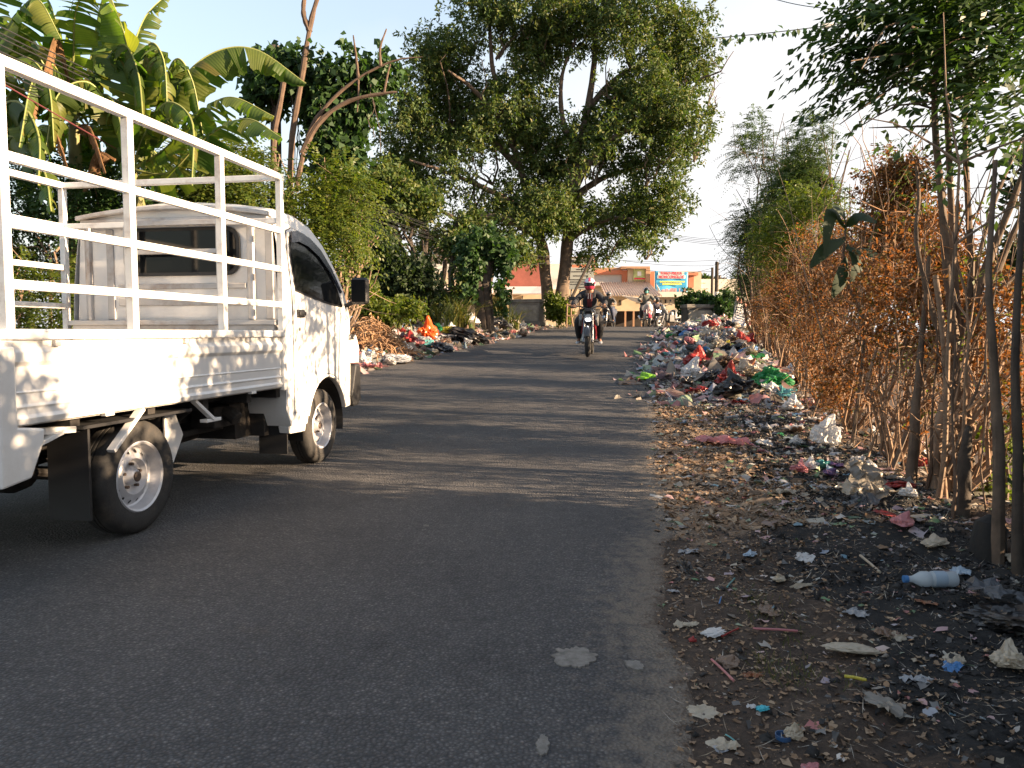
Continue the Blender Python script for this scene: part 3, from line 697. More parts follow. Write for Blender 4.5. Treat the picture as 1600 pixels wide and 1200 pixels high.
def banana(label, gpx, gy, top, leaves, Y, seed=0, dry=(), r=.13, group='banana plants on the left verge'):
    base = on((gpx-800)/1200.*gy, gy); t = thing('banana_plant', label, 'banana plant', tuple(base), group=group)
    tp = W(*top, Y); pts = curve3(base-V((0,0,.1)), tp, .1, 6, (.1,0,0))
    MB().tube(pts, [r,r*.95,r*.9,r*.8,r*.7,r*.6,r*.35], 12).build('trunk', MATS['banana_stem'], t, sm=True, fix=False)
    for i, (l, wd, dr, dY) in enumerate(leaves): banana_leaf(t, WP_([top]+l, Y, dY), wd, dr, tears=13+(i*5)%12, seed=seed+i)
    for i, (l, wd, dY) in enumerate(dry): banana_leaf(t, WP_(l, Y-.3, dY), wd, 1.25, tears=16, mat='banana_dry', seed=seed+50+i)
banana('banana plant with the longest arching leaf, reaching towards the vine-covered pole', 225, 8.6, (205,265), [
  ([(255,165),(320,90),(395,76),(478,130)], .33, .95, .3), ([(255,235),(310,180),(360,152),(428,182)], .31, .75, -.5), ([(262,270),(320,215),(385,186),(440,215)], .31, .55, -.9),
  ([(212,160),(196,60),(150,-60)], .36, .25, -.3), ([(215,170),(232,72),(256,95),(262,190)], .26, 1.1, -.5), ([(238,190),(272,95),(300,125),(318,215)], .20, 1.1, -.2),
  ([(180,190),(140,130),(90,150),(70,240)], .3, 1.0, -.8), ([(232,200),(262,160),(300,190),(300,290)], .22, 1.2, -1.0), ([(190,210),(150,190),(120,240),(110,330)], .28, 1.0, .8), ([(225,230),(250,250),(262,300),(255,340)], .24, .9, .6), ([(180,230),(165,240),(170,290),(180,350)], .26, .9, .4), ([(215,180),(205,100),(225,30),(262,-10)], .24, .7, .9)], 8.2, 1,
  dry=[([(180,250),(150,240),(130,300)], .13, 0)])
banana('tall banana plant crowding the upper left with leaves rising past the top edge', 90, 8.8, (115,190), [
  ([(100,80),(70,-10),(30,-70)], .34, .3, -.3), ([(140,100),(160,0),(190,-60)], .36, .4, .3), ([(80,120),(30,60),(-30,90)], .32, .9, -.5), ([(150,120),(190,70),(215,110),(225,200)], .3, 1.1, -.9),
  ([(80,160),(40,130),(0,170),(-20,260)], .34, 1.0, -1.0), ([(140,160),(170,150),(190,200),(195,280)], .28, 1.1, -1.2), ([(100,140),(80,100),(50,130),(30,230)], .3, 1.1, -1.3), ([(115,100),(118,20),(140,-30)], .3, .6, -.8), ([(130,200),(150,230),(160,290),(150,340)], .3, .9, .5), ([(90,200),(60,200),(40,260),(50,330)], .3, .9, .6), ([(70,90),(20,30),(-20,30)], .34, .6, .9)], 8.5, 21,
  dry=[([(112,150),(90,60),(70,110),(45,205)], .10, -.8), ([(100,200),(85,195),(105,260)], .14, -1.0), ([(118,200),(140,200),(165,270)], .10, -.9)])
banana('banana plant at the left edge of the photo behind the truck cage', -60, 8.4, (-30,190), [
  ([(-10,90),(30,20),(60,0),(95,60)], .3, .9, -.3), ([(0,120),(40,90),(75,130),(85,230)], .3, 1.0, -.6), ([(-40,80),(-20,0),(20,-60)], .34, .4, .1), ([(-10,170),(30,160),(60,210),(60,290)], .28, 1.1, -1.0), ([(-60,110),(-120,60),(-180,120)], .3, .8, .2), ([(0,210),(40,220),(70,270),(80,330)],.26,1.1,-1.2)], 8.0, 41)
banana('young banana shoot standing beside the truck cab behind the cage', 118, 9.2, (123,420), [([(122,350),(124,320),(128,318),(132,350)], .12, .6, -.1), ([(112,380),(100,350),(88,370)], .10, .9, .2), ([(132,390),(150,360),(165,385)], .10, .9, .2)], 9.0, 61, r=.05)
# ---- vine-covered utility pole and bare tree
pb = on((432-800)/1200*12.4, 12.4)
t = thing('utility_pole', 'dark pole top with a rounded cap poking out of climbing vines', 'pole', tuple(pb))
tp = W(430, 72, 12.4); MB().tube([pb-V((0,0,.3)), V((tp.x,tp.y,tp.z-.25))], [.12,.075], 12).build('shaft', MATS['bark_dark'], t, sm=True)
MB().lathe([(.075,-.3),(.095,-.28),(.095,-.03),(.075,0),(.001,.005)], tp, 'Z', 16).build('cap', MATS['bark_dark'], t, sm=True)
vb = [Bb(455,118,12.2,45,30,.5), Bb(520,108,12.2,60,22,.5), Bb(585,118,12.4,32,22,.4), Bb(500,165,12.3,35,50,.4), Bb(520,235,12.2,32,50,.4), Bb(550,170,12.3,35,25,.3), Bb(552,215,12.3,10,45,.2), Bb(540,275,12.2,22,40,.3), Bb(415,145,12.5,28,28,.4), Bb(520,330,12.2,28,40,.3)]
v, f = crown(vb, 1250, 9, .115, .10, .24, .8, .6, -.35, 1.6)
t = thing('climbing_vine', 'dark green broad-leaved vine curtain draped over a pole and bare branches', 'vine', tuple(pb+V((.3,-.2,0))))
link('foliage', v, f, MATS['leaf_vine'], t)
mb = MB()
for i in range(26):
    x = random.uniform(420, 600); y0 = random.uniform(95, 130); y1 = y0+random.uniform(60, 230); Y = 12.2+random.uniform(-.3,.3)
    mb.tube(curve3(W(x,y0,Y), W(x+random.uniform(-20,20),y1,Y), 0, 6, None, .05), .007, 4)
mb.build('stem', MATS['bark_dark'], t, fix=False)
bp_ = on((452-800)/1200*11.6, 11.6); t = thing('bare_tree', 'leafless brown tree with forked top and arching branches by the vine curtain', 'tree', tuple(bp_))
k = 11.6/1200
def wl(mb, l, Y, r0, r1, n=7):
    P = bez(WP_(l, Y), 14); mb.tube(P, [(r0+(r1-r0)*i/14)*k*(1+.12*math.sin(i*2.1)) for i in range(15)], n, jit=.1)
mb = MB(); mb.tube([bp_-V((0,0,.2)), W(452,330,11.6)], [.11,.09], 8); wl(mb, [(452,335),(456,220),(472,120),(482,55),(492,10),(506,-30)], 11.6, 5, 3.2)
mb.build('trunk', MATS['bark_warm'], t, sm=True, fix=False)
mb = MB(); wl(mb, [(484,50),(474,20),(478,-20)], 11.6, 4.5, 3); mb.build('branch', MATS['bark_warm'], t, sm=True, fix=False)
mb = MB(); wl(mb, [(452,335),(430,270),(428,215),(438,160),(446,110)], 11.4, 5.5, 3.5); mb.build('branch', MATS['bark_warm'], t, sm=True, fix=False)
mb = MB(); wl(mb, [(462,300),(482,210),(515,160),(560,122),(615,95),(660,89)], 11.5, 4.2, .7); wl(mb, [(560,122),(556,85),(552,55)], 11.5, 2.5, 1); wl(mb, [(595,104),(594,75),(604,45)], 11.5, 2.5, 1); wl(mb, [(560,125),(560,150),(558,175)], 11.5, 2, 1); mb.build('branch', MATS['bark_warm'], t, sm=True, fix=False)
mb = MB(); wl(mb, [(472,240),(500,190),(545,158),(600,146),(620,144)], 11.4, 4.5, 1.6); wl(mb, [(600,146),(606,115),(610,100)], 11.4, 2, 1); mb.build('branch', MATS['bark_warm'], t, sm=True, fix=False)
# ---- the big tree behind the left parapet
TY = 29.5; tb = on(W(868,480,TY).x, TY); k = TY/1200
t = thing('broadleaf_tree', 'huge broadleaf tree with a forked trunk standing behind the left bridge parapet', 'tree', tuple(tb))
mb = MB()
def wt(l, r0, r1, Y=TY, dY=0, n=10, m_=16):
    P = bez(WP_(l, Y, dY), m_); mb.tube(P, [(r0+(r1-r0)*(i/m_)**.8)*k*(1+.06*math.sin(i*1.9)) for i in range(m_+1)], n, jit=.12); return P
wt([(858,500),(853,440),(846,385),(830,330),(812,260),(790,190),(770,110),(765,30)], 10.5, 2.5)
wt([(874,500),(880,440),(888,370),(893,300),(905,230),(922,150),(930,70),(925,-20)], 12, 3)
wt([(852,425),(848,380),(810,350),(765,338),(725,345),(690,330)], 8, 2.5, dY=-2)
wt([(888,360),(900,310),(935,282),(975,267),(1010,262)], 8, 2, dY=1)
wt([(893,300),(935,235),(975,205),(1020,180)], 7, 1.5, dY=-1.5); wt([(915,175),(960,125),(1010,100),(1080,95)], 6, 1.5, dY=1); wt([(905,240),(880,190),(878,120),(900,60)], 6, 1.5, dY=-1)
wt([(812,262),(760,215),(700,190),(650,180)], 6, 1.5, dY=1); wt([(795,200),(740,140),(700,110)], 5, 1.5, dY=-2); wt([(830,335),(770,300),(700,270),(640,250)], 6, 1.5, dY=-2); wt([(780,150),(820,100),(840,40)], 5, 1.5, dY=2)
wt([(888,375),(930,350),(970,340),(1010,350)], 5, 1.5, dY=-1); wt([(1010,100),(1050,60),(1060,20)],3,1)
cb = [(700,150,85,85,3),(640,200,50,70,2.5),(622,115,26,28,1.4),(690,95,50,38,2),(775,30,75,65,3),(770,200,85,95,3.2),(740,280,75,55,2.8),(650,300,60,50,2.2),(800,330,70,40,2.2),(820,150,50,90,2.6),
      (900,20,70,60,3),(985,40,85,70,3),(1060,90,60,75,2.4),(1110,140,32,45,1.6),(1050,180,60,60,2.5),(970,150,85,75,3),(930,230,55,65,2.6),(1010,250,65,45,2.4),(1040,310,40,45,1.8),(985,335,65,45,2.2),(950,385,45,28,1.6),(1010,385,30,22,1.3),(900,290,40,50,2),(860,260,45,70,2.2),(850,60,50,50,2.4),(1085,215,30,40,1.4)]
cb = [Bb(x,y,TY+random.uniform(-1.2,1.2),rx,ry,rd) for x,y,rx,ry,rd in cb]
for b_ in cb[::1]: limbs(mb, V(b_[0])+V((0,0,-b_[1][2]*.9)), [V(b_[0])+V((random.gauss(0,.5)*b_[1][0],random.gauss(0,.4)*b_[1][1],random.gauss(.2,.4)*b_[1][2])) for _ in range(3)], .05, .015, 5, .6, 0, 2)
mb.build('trunk', MATS['bark'], t, sm=True, fix=False)
cb += [Bb(*q) for q in ((735,365,TY-2,45,28,1.6),(805,365,TY-1.5,35,35,1.6),(850,335,TY-1.5,40,35,1.8),(885,330,TY-1,35,40,1.6),(930,330,TY,45,35,1.8),(680,380,TY,40,30,1.5),(620,270,TY,35,40,1.6),(930,410,TY,30,14,1.2),(835,400,TY-1,18,14,1))]
v, f = crown(cb, 10500, 15, .16, .066, .36, .5, .55, -.10, .85); link('crown', v, f, MATS['leaf_big'], t)
# darker trees between it and the truck
def btree(label, base, Y, cb, n, mat, L=.16, Wd=.07, bark='bark_dark', r0=.16, kk=13, name='tree', group=None, gap=-.15, tr=None):
    bl = [Bb(x,y,Y+random.uniform(-.6,.6),rx,ry) for x,y,rx,ry in cb]
    lv = crown(bl, n, kk, L, Wd, .32, .5, .55, gap, .9, random.random()*9)
    return plant(name, label, 'tree', tuple(on((base-800)/1200*Y, Y)), bl, (lv, MATS[mat]), bark, r0, group, 'crown', 'trunk', nl=2)
btree('dark dense tree left of the big forked tree, above the rubbish', 660, 24.5, [(600,300,45,40),(575,345,38,45),(640,340,55,50),(700,350,50,30),(605,400,45,45),(650,385,30,30)], 2300, 'leaf_big', .17, .075, gap=-.25)
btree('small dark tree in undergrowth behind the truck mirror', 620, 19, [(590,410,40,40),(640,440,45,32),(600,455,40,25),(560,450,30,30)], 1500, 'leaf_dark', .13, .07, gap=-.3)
btree('leafy saplings hanging over the roof of the pale house', 720, 23, [(728,440,14,30),(690,475,40,14),(800,395,22,20),(720,385,30,15)], 480, 'leaf_big', .15, .06, gap=-.1)
# vine-covered trunk by the pile
vt = on((760-800)/1200*21.5, 21.5); t = thing('vine_covered_trunk', 'dead trunk wrapped in climbing leaves behind the left rubbish pile', 'tree trunk', tuple(vt))
mb = MB(); 
for i in range(7):
    a = i*.9; mb.tube([vt+V((math.cos(a)*.16,math.sin(a)*.12,-.1)), W(752+math.cos(a)*10,440,21.5)+V((0,math.sin(a)*.15,0)), W(758+math.cos(a)*13,385,21.5)], [.11,.10,.07], 7, jit=.3)
mb.build('trunk', MATS['bark_dark'], t, sm=True, fix=False)
v, f = crown([Bb(757,385,21.5,42,28), Bb(735,405,21.3,22,28), Bb(788,405,21.5,16,32), Bb(738,440,21.2,8,40), Bb(786,450,21.4,10,30)], 430, 10, .13, .11, .2, .8, .6, -.5, 1.)
link('foliage', v, f, MATS['leaf_vine'], t)
# strap-leaved weeds, small shrubs
def tuft(label, px, py, Y, n, L, wd, mat='grass_blade', grp='strap-leaved weeds behind the left rubbish pile', name='weed_tuft'):
    p = W(px, py, Y); base = on(p.x, Y); B_, F_ = [], []; 
    for i in range(n):
        a = random.uniform(0, 2*PI); l = L*random.uniform(.5,1.1); lean = random.uniform(.25,1.0); o = base+V((random.gauss(0,.18),random.gauss(0,.15),0)); K = 5; b0 = len(B_)
        d = V((math.cos(a),math.sin(a),0)); s = V((-d.y,d.x,0))
        for j in range(K+1):
            q = j/K; c_ = o+d*l*lean*q*q+V((0,0,l*(q-.45*lean*q*q))); w_ = wd*(1-q)**.6*.5+.001
            B_ += [c_-s*w_, c_+V((0,0,-.004))+s*w_]
        F_ += [(b0+2*j, b0+2*j+1, b0+2*j+3, b0+2*j+2) for j in range(K)]
    o = link(name, B_, F_, MATS[mat], None, tuple(base)); return tag(o, label, 'weed', grp)
tuft('wide strap-leaved weed clump just left of the vine-covered trunk', 715, 490, 20.5, 90, 1.1, .05)
tuft('strap-leaved weed clump behind the orange bag', 672, 492, 19.5, 80, 1.0, .05)
tuft('yellowish weed clump between the vine-covered trunk and the left parapet', 795, 495, 23.5, 90, 1.0, .04)
tuft('grassy clump behind the brown palm fronds', 610, 500, 17.5, 70, .9, .035)
def sshrub(label, px, Y, bl, n, mat, L=.09, Wd=.055, grp=None, r0=.02, kk=10, gap=-.45, name='shrub'):
    bl = [Bb(*b_) for b_ in bl]
    return plant(name, label, 'shrub', tuple(on((px-800)/1200*Y, Y)), bl, (crown(bl, n, kk, L, Wd, .16, .3, .6, gap, 1.5, random.random()*9), MATS[mat]), 'bark', r0, grp)
sshrub('small bright green shrub against the right end of the left parapet', 873, 26.6, [(872,483,26.6,17,20), (880,492,26.5,12,12), (862,470,26.7,10,12)], 420, 'leaf_bright', .10, .06)
sshrub('bushy green plant spilling over the top of the right parapet', 1095, 28.6, [(1085,472,28.6,24,14), (1105,476,28.6,22,10), (1075,480,28.5,12,12)], 520, 'leaf_vine', .13, .09)
sshrub('green bush between the right parapet and the leaning banner', 1133, 28.0, [(1130,480,28,17,20), (1140,470,28.2,14,16)], 420, 'leaf_vine', .13, .09)
sshrub('low weeds under the left parapet', 780, 25.5, [(786,492,25.5,14,14), (776,480,25.5,10,20)], 240, 'leaf_yellow', .09, .04)
sshrub('low leafy undergrowth behind the heap of palm fronds', 590, 16, [(590,490,16,30,20), (630,485,16.5,35,16), (570,470,16,20,30)], 800, 'leaf_bush', .08, .05)
# ---- right verge
def feather(label, gpx, Y, bl, n, mat='leaf_feather', ll=.05, lw=.014, L=.34, pairs=9, gap=-.1, grp='feathery trees above the right verge', stems=None):
    bl = [Bb(*b_) for b_ in bl]; base = on((gpx-800)/1200*Y, Y)
    return plant('feathery_tree', label, 'tree', tuple(base), bl, (fr_cloud(bl, n, L, pairs, ll, lw, .5, .7, gap, 1.3, (0,0,.35), random.random()*9), MATS[mat]), 'bark', .045, grp, 'crown', 'trunk', nl=3, wob=.35)
feather('tall wispy feathery tree at the far end of the right verge', 1190, 23, [(1190,240,23,45,60),(1240,215,23,55,45),(1175,330,23,38,70),(1170,420,23,32,55),(1215,300,23,45,60),(1210,190,23,40,25)], 1500, ll=.085, lw=.024, L=.5, gap=.08)
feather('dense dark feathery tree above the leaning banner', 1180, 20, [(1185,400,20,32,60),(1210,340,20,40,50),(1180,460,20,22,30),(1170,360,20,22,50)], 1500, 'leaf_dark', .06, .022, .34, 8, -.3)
feather('mid-height feathery tree with thin upright tips against the sky', 1270, 17, [(1270,240,17,50,50),(1310,220,17,45,35),(1240,300,17,50,55),(1290,290,17,60,50),(1330,240,16.5,40,40),(1280,200,17,50,20)], 1900, ll=.06, lw=.018, gap=.02)
feather('brighter green leafy tree in front of the feathery trees', 1240, 14, [(1255,330,14,45,50),(1230,390,14,45,55),(1290,320,13.5,35,30),(1200,370,14.5,30,40)], 1500, 'leaf_bush', .045, .022, .26, 6, -.2)
def dry(label, X, Y, bl, n, L=.045, Wd=.022, green=0):
    bl = [Bb(*b_) for b_ in bl]; base = on(X, Y); n = int(n*.8); bl = [(c_, (r_[0]*.75, .85, r_[2])) for c_, r_ in bl]
    p = plant('dry_shrub', label, 'shrub', tuple(base), bl, (crown(bl, n, 12, L, Wd, .16, .2, .75, -.08, 1.9, random.random()*9), MATS['leaf_dry']), 'bark_dry', .018, 'dried-up shrubs along the right verge', 'dry_foliage', nl=6, wob=.7, twigs=3)
    if green:
        v, f = fr_cloud(bl, green, .22, 5, .04, .02, gap=-.2, seed=random.random()*9); link('green_foliage', v, f, MATS['leaf_bright'], p)
    return p
fx = lambda Y: 1.55+.235*Y
dry('farthest dried shrub, beside the leaning banner', fx(20)+.1, 20, [(1190,470,20,22,32),(1205,430,20,25,40)], 650)
dry('dried shrub behind the green sack end of the right rubbish heap', fx(16), 16, [(1205,480,16,25,40),(1225,420,16,30,50),(1210,540,16,18,35)], 950, green=60)
dry('brown dried shrub with green patches right of the green sack', fx(13), 13, [(1240,470,13,35,60),(1250,400,13,38,45),(1245,520,13,28,20)], 1100, green=110)
dry('tangled brown shrub a little left of the large-leaved plant', fx(11), 11, [(1285,450,11,42,70),(1290,370,11,40,40),(1290,505,11,35,22)], 1200, green=150)
dry('tall russet dried vine mound under the hanging dark leaves', fx(9.2), 9.2, [(1345,300,9.2,50,60),(1340,390,9.2,60,60),(1350,455,9.2,50,45)], 1350, green=110)
dry('russet dried vine column just left of the fan of stems', fx(7.8)+.05, 7.8, [(1410,280,7.8,50,60),(1400,370,7.8,55,65),(1410,450,7.8,50,50)], 1250, green=130)
dry('dried climber hanging in the trunks at the right edge', 2.75, 4.75, [(1555,520,4.9,35,70),(1530,640,4.9,25,50),(1590,620,4.8,25,80),(1570,420,5.0,35,50)], 300, .04, .02, green=50)
dry('nearest dried shrub tangled round the forked trunk base', fx(6.2)+.1, 6.2, [(1470,430,6.2,60,70),(1480,520,6.2,50,60),(1450,340,6.2,35,45),(1470,560,6.2,40,30)], 1000, green=120)
# stakes and stems of the verge
stem_protos = []
N_ = 0
for i in range(84):
    Y = 4.3+15.5*(i/84)**1.25+random.uniform(-.1,.1); X = fx(Y)+random.gauss(.08,.16); b0 = on(X, Y)
    H = random.uniform(1.3,3.0); r = random.choice([.006,.007,.009,.011,.013,.018]); lean = V((random.gauss(0,.13),random.gauss(0,.12),1)).normalized()
    mb = MB(); P = curve3(b0-V((0,0,.1)), b0+lean*H, 0, 7, (random.gauss(0,.06),random.gauss(0,.05),0), .025)
    mb.tube(P, [r*(1-.86*j/7) for j in range(8)], 7, jit=.35)
    if i % 2 == 0:
        for _ in range(3): q = P[random.randint(3,6)]; mb.tube(curve3(q, q+V((random.gauss(0,.25),random.gauss(0,.2),random.uniform(.1,.6))), .03, 4, None, .02), [r*.5,r*.4,r*.3,r*.25,r*.15], 5)
    far_ = 'thick' if r > .012 else 'thin'; zone = 'nearest the camera' if Y < 6.5 else 'along the middle of the right verge' if Y < 12 else 'beside the right rubbish heap'
    o = mb.build('dead_sapling', MATS[random.choice(['bark_pale','bark_dry','bark_warm','bark'])], None, tuple(b0), sm=True, fix=False)
    tag(o, '%s bare brown sapling standing in the tangle %s' % (far_, zone), 'sapling', '%s bare saplings %s' % (far_, zone))
mb = MB()
for i in range(1350):
    Y = random.uniform(4.6, 17); X = fx(Y)+abs(random.gauss(0,.32))-.1; b0 = on(X, Y, random.uniform(.0,1.9)**1.0); L = random.uniform(.15,.6)
    mb.tube(curve3(b0, b0+V((random.gauss(0,.4),random.gauss(0,.4),random.uniform(-.3,.9))).normalized()*L, 0, 3, None, .04), [.004,.0035,.003,.002], 3, cap=False)
tag(mb.build('twig_tangle', M('twig', (.20,.105,.05), .85, var=.5, scale=2), None, fix=False), 'thin dry twigs tangled between the stems of the right verge', 'twigs', kind='stuff')
lb_ = [((fx(y)+random.gauss(.05,.12), y, float(gz(fx(y), y))+random.uniform(.5,1.5)), (.22,.5,.55)) for y in np.linspace(5.6,18,26)]
v, f = crown(lb_, 2600, 9, .036, .020, .14, .3, .9, -.2, 2.4, 3.)
tag(link('tangled_dead_leaves', v, f, MATS['leaf_dry']), 'curled brown leaves caught among the stems of the right verge', 'dead leaves', kind='stuff')
# near trunks and the fan-stemmed tree
FY = 5.1; fb = on(W(1512,790,FY).x+.02, FY); k = FY/1200
t = thing('fan_stemmed_tree', 'slender tree of many stems fanning from one base, dark hanging leaves at upper right', 'tree', tuple(fb))
mb = MB()
def ws_(l, r0, r1, Y=FY, dY=0, m_=12):
    P = bez(WP_(l, Y, dY), m_); mb.tube(P, [(r0+(r1-r0)*i/m_)*k*(1+.06*math.sin(i*2.3)) for i in range(m_+1)], 8, jit=.15)
mb.tube([fb-V((0,0,.1)), W(1500,640,FY), W(1498,560,FY), W(1502,530,FY)], [.065,.052,.05,.045], 9, jit=.15)
ws_([(1498,560),(1480,440),(1474,340),(1463,230),(1460,130),(1468,40),(1460,-60)], 7, 3); ws_([(1500,560),(1492,440),(1486,320),(1480,180),(1475,60),(1480,-80)], 6.5, 2.8, dY=.2)
ws_([(1500,550),(1518,430),(1512,320),(1508,200),(1510,80),(1500,-60)], 6, 2.5, dY=.3); ws_([(1505,550),(1540,420),(1580,320),(1612,240),(1660,150)], 7, 3); ws_([(1508,555),(1560,420),(1600,330),(1650,250)], 6, 2.5, dY=-.2)
ws_([(1508,560),(1550,470),(1600,420),(1660,380)], 6, 2.5, dY=.1); ws_([(1500,600),(1460,500),(1432,380),(1436,310),(1432,260)], 4, 2.2, dY=-.2); ws_([(1500,560),(1530,400),(1560,300),(1600,210)], 4, 2, dY=.3)
for a in range(16):
    x = random.uniform(1430,1600); y = random.uniform(20,200); ws_([(x,y),(x-random.uniform(20,80),y-random.uniform(-10,30)),(x-random.uniform(80,150),y+random.uniform(0,50))], 2.2, .8, dY=random.uniform(-.5,.5), m_=5)
mb.build('trunk', MATS['bark'], t, sm=True, fix=False)
bl = [Bb(1470,40,FY,90,55,.5), Bb(1410,95,FY,50,55,.4), Bb(1400,155,FY,45,40,.35), Bb(1540,30,FY,80,50,.5), Bb(1545,100,FY,55,45,.5), Bb(1450,130,FY,55,45,.4), Bb(1470,-50,FY,120,50,.7), Bb(1380,40,FY,35,25,.3), Bb(1600,60,FY,50,60,.5),Bb(1440,210,FY,40,28,.3)]
bl += [Bb(1360,110,FY,35,45,.3), Bb(1400,230,FY,40,25,.3), Bb(1350,60,FY,30,40,.25), Bb(1500,170,FY,60,40,.4), Bb(1560,190,FY,40,40,.3)]
p, u = clusters(bl, 470, .6, -.6, 1.)
d = unit(u*.35+RNG.normal(size=p.shape)*.45+np.array([-.75,-.25,.10])); v1 = fronds(p, d, .32+.18*RNG.random(len(p)), 6, .085, .036, .38)
link('crown', *v1, MATS['leaf_near'], t)
p, u = clusters([Bb(1500,240,FY,45,90,.2), Bb(1540,280,FY,30,60,.2), Bb(1480,330,FY,30,60,.2)], 60, .7, -.9, 1.)
v2 = crown([Bb(1500,260,FY,50,80,.25), Bb(1490,400,FY,40,80,.2)], 45, 5, .05, .035, .1, .8); link('loose_leaves', *v2, MATS['leaf_yellow'], t)
def trunk(label, pts, Y, r0, r1, mat='bark', name='dead_tree', grp='tall trunks at the right edge'):
    g0 = hit(*pts[0]); Y = g0.y; k_ = Y/1200; P = [g0-V((0,0,.1))]+[W(x, y, Y) for x, y in pts[1:]]; P = bez(P, 12)
    o = MB().tube(P, [(r0+(r1-r0)*i/12)*k_ for i in range(13)], 10, jit=.2).build(name, MATS[mat], None, tuple(g0), sm=True, fix=False); return tag(o, label, 'tree', grp)
trunk('straight pale brown trunk rising right of the charred stump', [(1562,872),(1560,700),(1552,560),(1545,420),(1556,250)], 4, 10, 3, 'bark')
trunk('dark upright trunk at the very right edge of the photo', [(1592,890),(1590,700),(1586,560),(1594,400),(1604,200)], 4, 9, 3, 'bark_dark')
trunk('dark broken trunk just left of the pale brown trunk', [(1505,800),(1506,730),(1512,680),(1514,665)], 5, 13, 3, 'bark_dark')
trunk('smooth curved pale trunk in the tangle behind the dark broken trunk', [(1462,760),(1466,680),(1478,620),(1478,560),(1462,430)], 5, 10, 4, 'bark_pale')
trunk('leaning brown trunk standing where the translucent bag lies', [(1424,752),(1430,650),(1438,560),(1452,400)], 6, 9, 3, 'bark')
g0 = hit(1545, 862); mb = MB().tube([g0-V((0,0,.05)), g0+V((0,0,.06)), g0+V((.01,.01,.135)), g0+V((.03,.01,.165))], [.085,.075,.07,.035], 12, jit=.15)
tag(mb.build('charred_stump', M('charcoal', (.012,.011,.010), .85, var=.4, bmp=.9), None, tuple(g0), sm=True, fix=False), 'low blackened stump at the foot of the pale brown trunk', 'stump')
# big-leaved plant
LY = 6.9; lb = on(fx(LY)-.1, LY); t = thing('large_leaved_plant', 'plant with a few large dark drooping leaves in front of the dried shrubs', 'plant', tuple(lb))
MB().tube(bez([lb-V((0,0,.05)), W(1350,520,LY), W(1320,430,LY), W(1322,345,LY)], 10), [.018*(1-.06*i) for i in range(11)], 6).build('stem', MATS['bark'], t, sm=True, fix=False)
for i, (a, b_, c_) in enumerate([((1322,355),(1300,330),(1288,395)), ((1322,350),(1345,335),(1370,345)), ((1320,370),(1292,385),(1265,415)), ((1322,385),(1350,390),(1378,398)), ((1322,400),(1315,430),(1300,462)), ((1322,350),(1318,330),(1300,318)), ((1325,380),(1340,410),(1330,440))]):
    mb = MB(); P = bez([W(*a, LY), W(*b_, LY-.1), W(*c_, LY-.15)], 8); wd = .062; vs = []
    for j, q in enumerate(P):
        T = (P[min(j+1,8)]-P[max(j-1,0)]).normalized(); S = T.cross(V((.3,-.8,.5))).normalized(); w_ = wd*math.sin(PI*min(.98,max(.04,j/8)))**.7
        vs += [q-S*w_-V((0,0,.02)), q, q+S*w_-V((0,0,.02))]
    fs = [(j*3+i_, j*3+i_+1, j*3+i_+4, j*3+i_+3) for j in range(8) for i_ in (0,1)]
    link('leaf', vs, fs, MATS['leaf_dark'], t, sm=True)
# right edge shrubs, banana leaf, unseen hedge shaped to shade near road and truck
sshrub('dark leafy shrub at the right edge behind the fan of stems', 1600, 6.6, [(1610,420,6.6,30,70),(1625,300,6.6,50,60)], 300, 'leaf_dark', .07, .04)
sshrub('green weeds growing at the foot of the right-edge trunks', 1580, 4.6, [(1590,800,4.6,25,45),(1530,770,4.9,25,30),(1570,700,4.9,30,50)], 110, 'leaf_bright', .04, .026)
rb = on(7.6, 7.4); t = thing('banana_plant', 'banana plant beyond the right edge, one leaf tip reaching into view', 'banana plant', tuple(rb))
tp = W(1760,330,7.4); MB().tube([rb-V((0,0,.1)), rb.lerp(tp,.5), tp], [.12,.10,.06], 12).build('trunk', MATS['banana_stem'], t, sm=True)
for i, l in enumerate([[(1700,240),(1620,225),(1540,262)], [(1740,180),(1700,90),(1640,60)], [(1800,220),(1860,180),(1930,260)]]): banana_leaf(t, WP_([(1760,330)]+l, 7.4), .22, .6, seed=90+i, tears=6)
def hedge(label, X, Y, h, n, wd=.55):
    base = on(X, Y); bl = [((X,Y,base.z+h*.3),(wd,.75,h*.34)), ((X+.15,Y+.3,base.z+h*.75),(wd*.8,.5,h*.25)), ((X,Y-.1,base.z+h*.6),(wd,.5,h*.36))]
    plant('hedge_shrub', label, 'shrub', tuple(base), bl, (crown(bl, n, 12, .09, .05, .25, .3, .8, -.9, 1.), MATS['leaf_dark']), 'bark', .04, None)
for i, (x, y, h) in enumerate([(3.2,2.3,2.1),(2.9,1.3,2.6),(2.75,.45,2.5),(3.0,-1.0,2.5),(3.2,-2.4,2.5),(3.3,3.35,2.75)]):
    hedge(['low leafy shrub just outside the right edge of the photo','second leafy shrub beyond the right edge','leafy shrub level with the camera on the right','leafy shrub behind the camera on the right','rearmost leafy shrub on the right','taller shrub behind the right-hand shrubs','shrub at the foot of the right-edge trunks'][i], x, y, h, 1700)
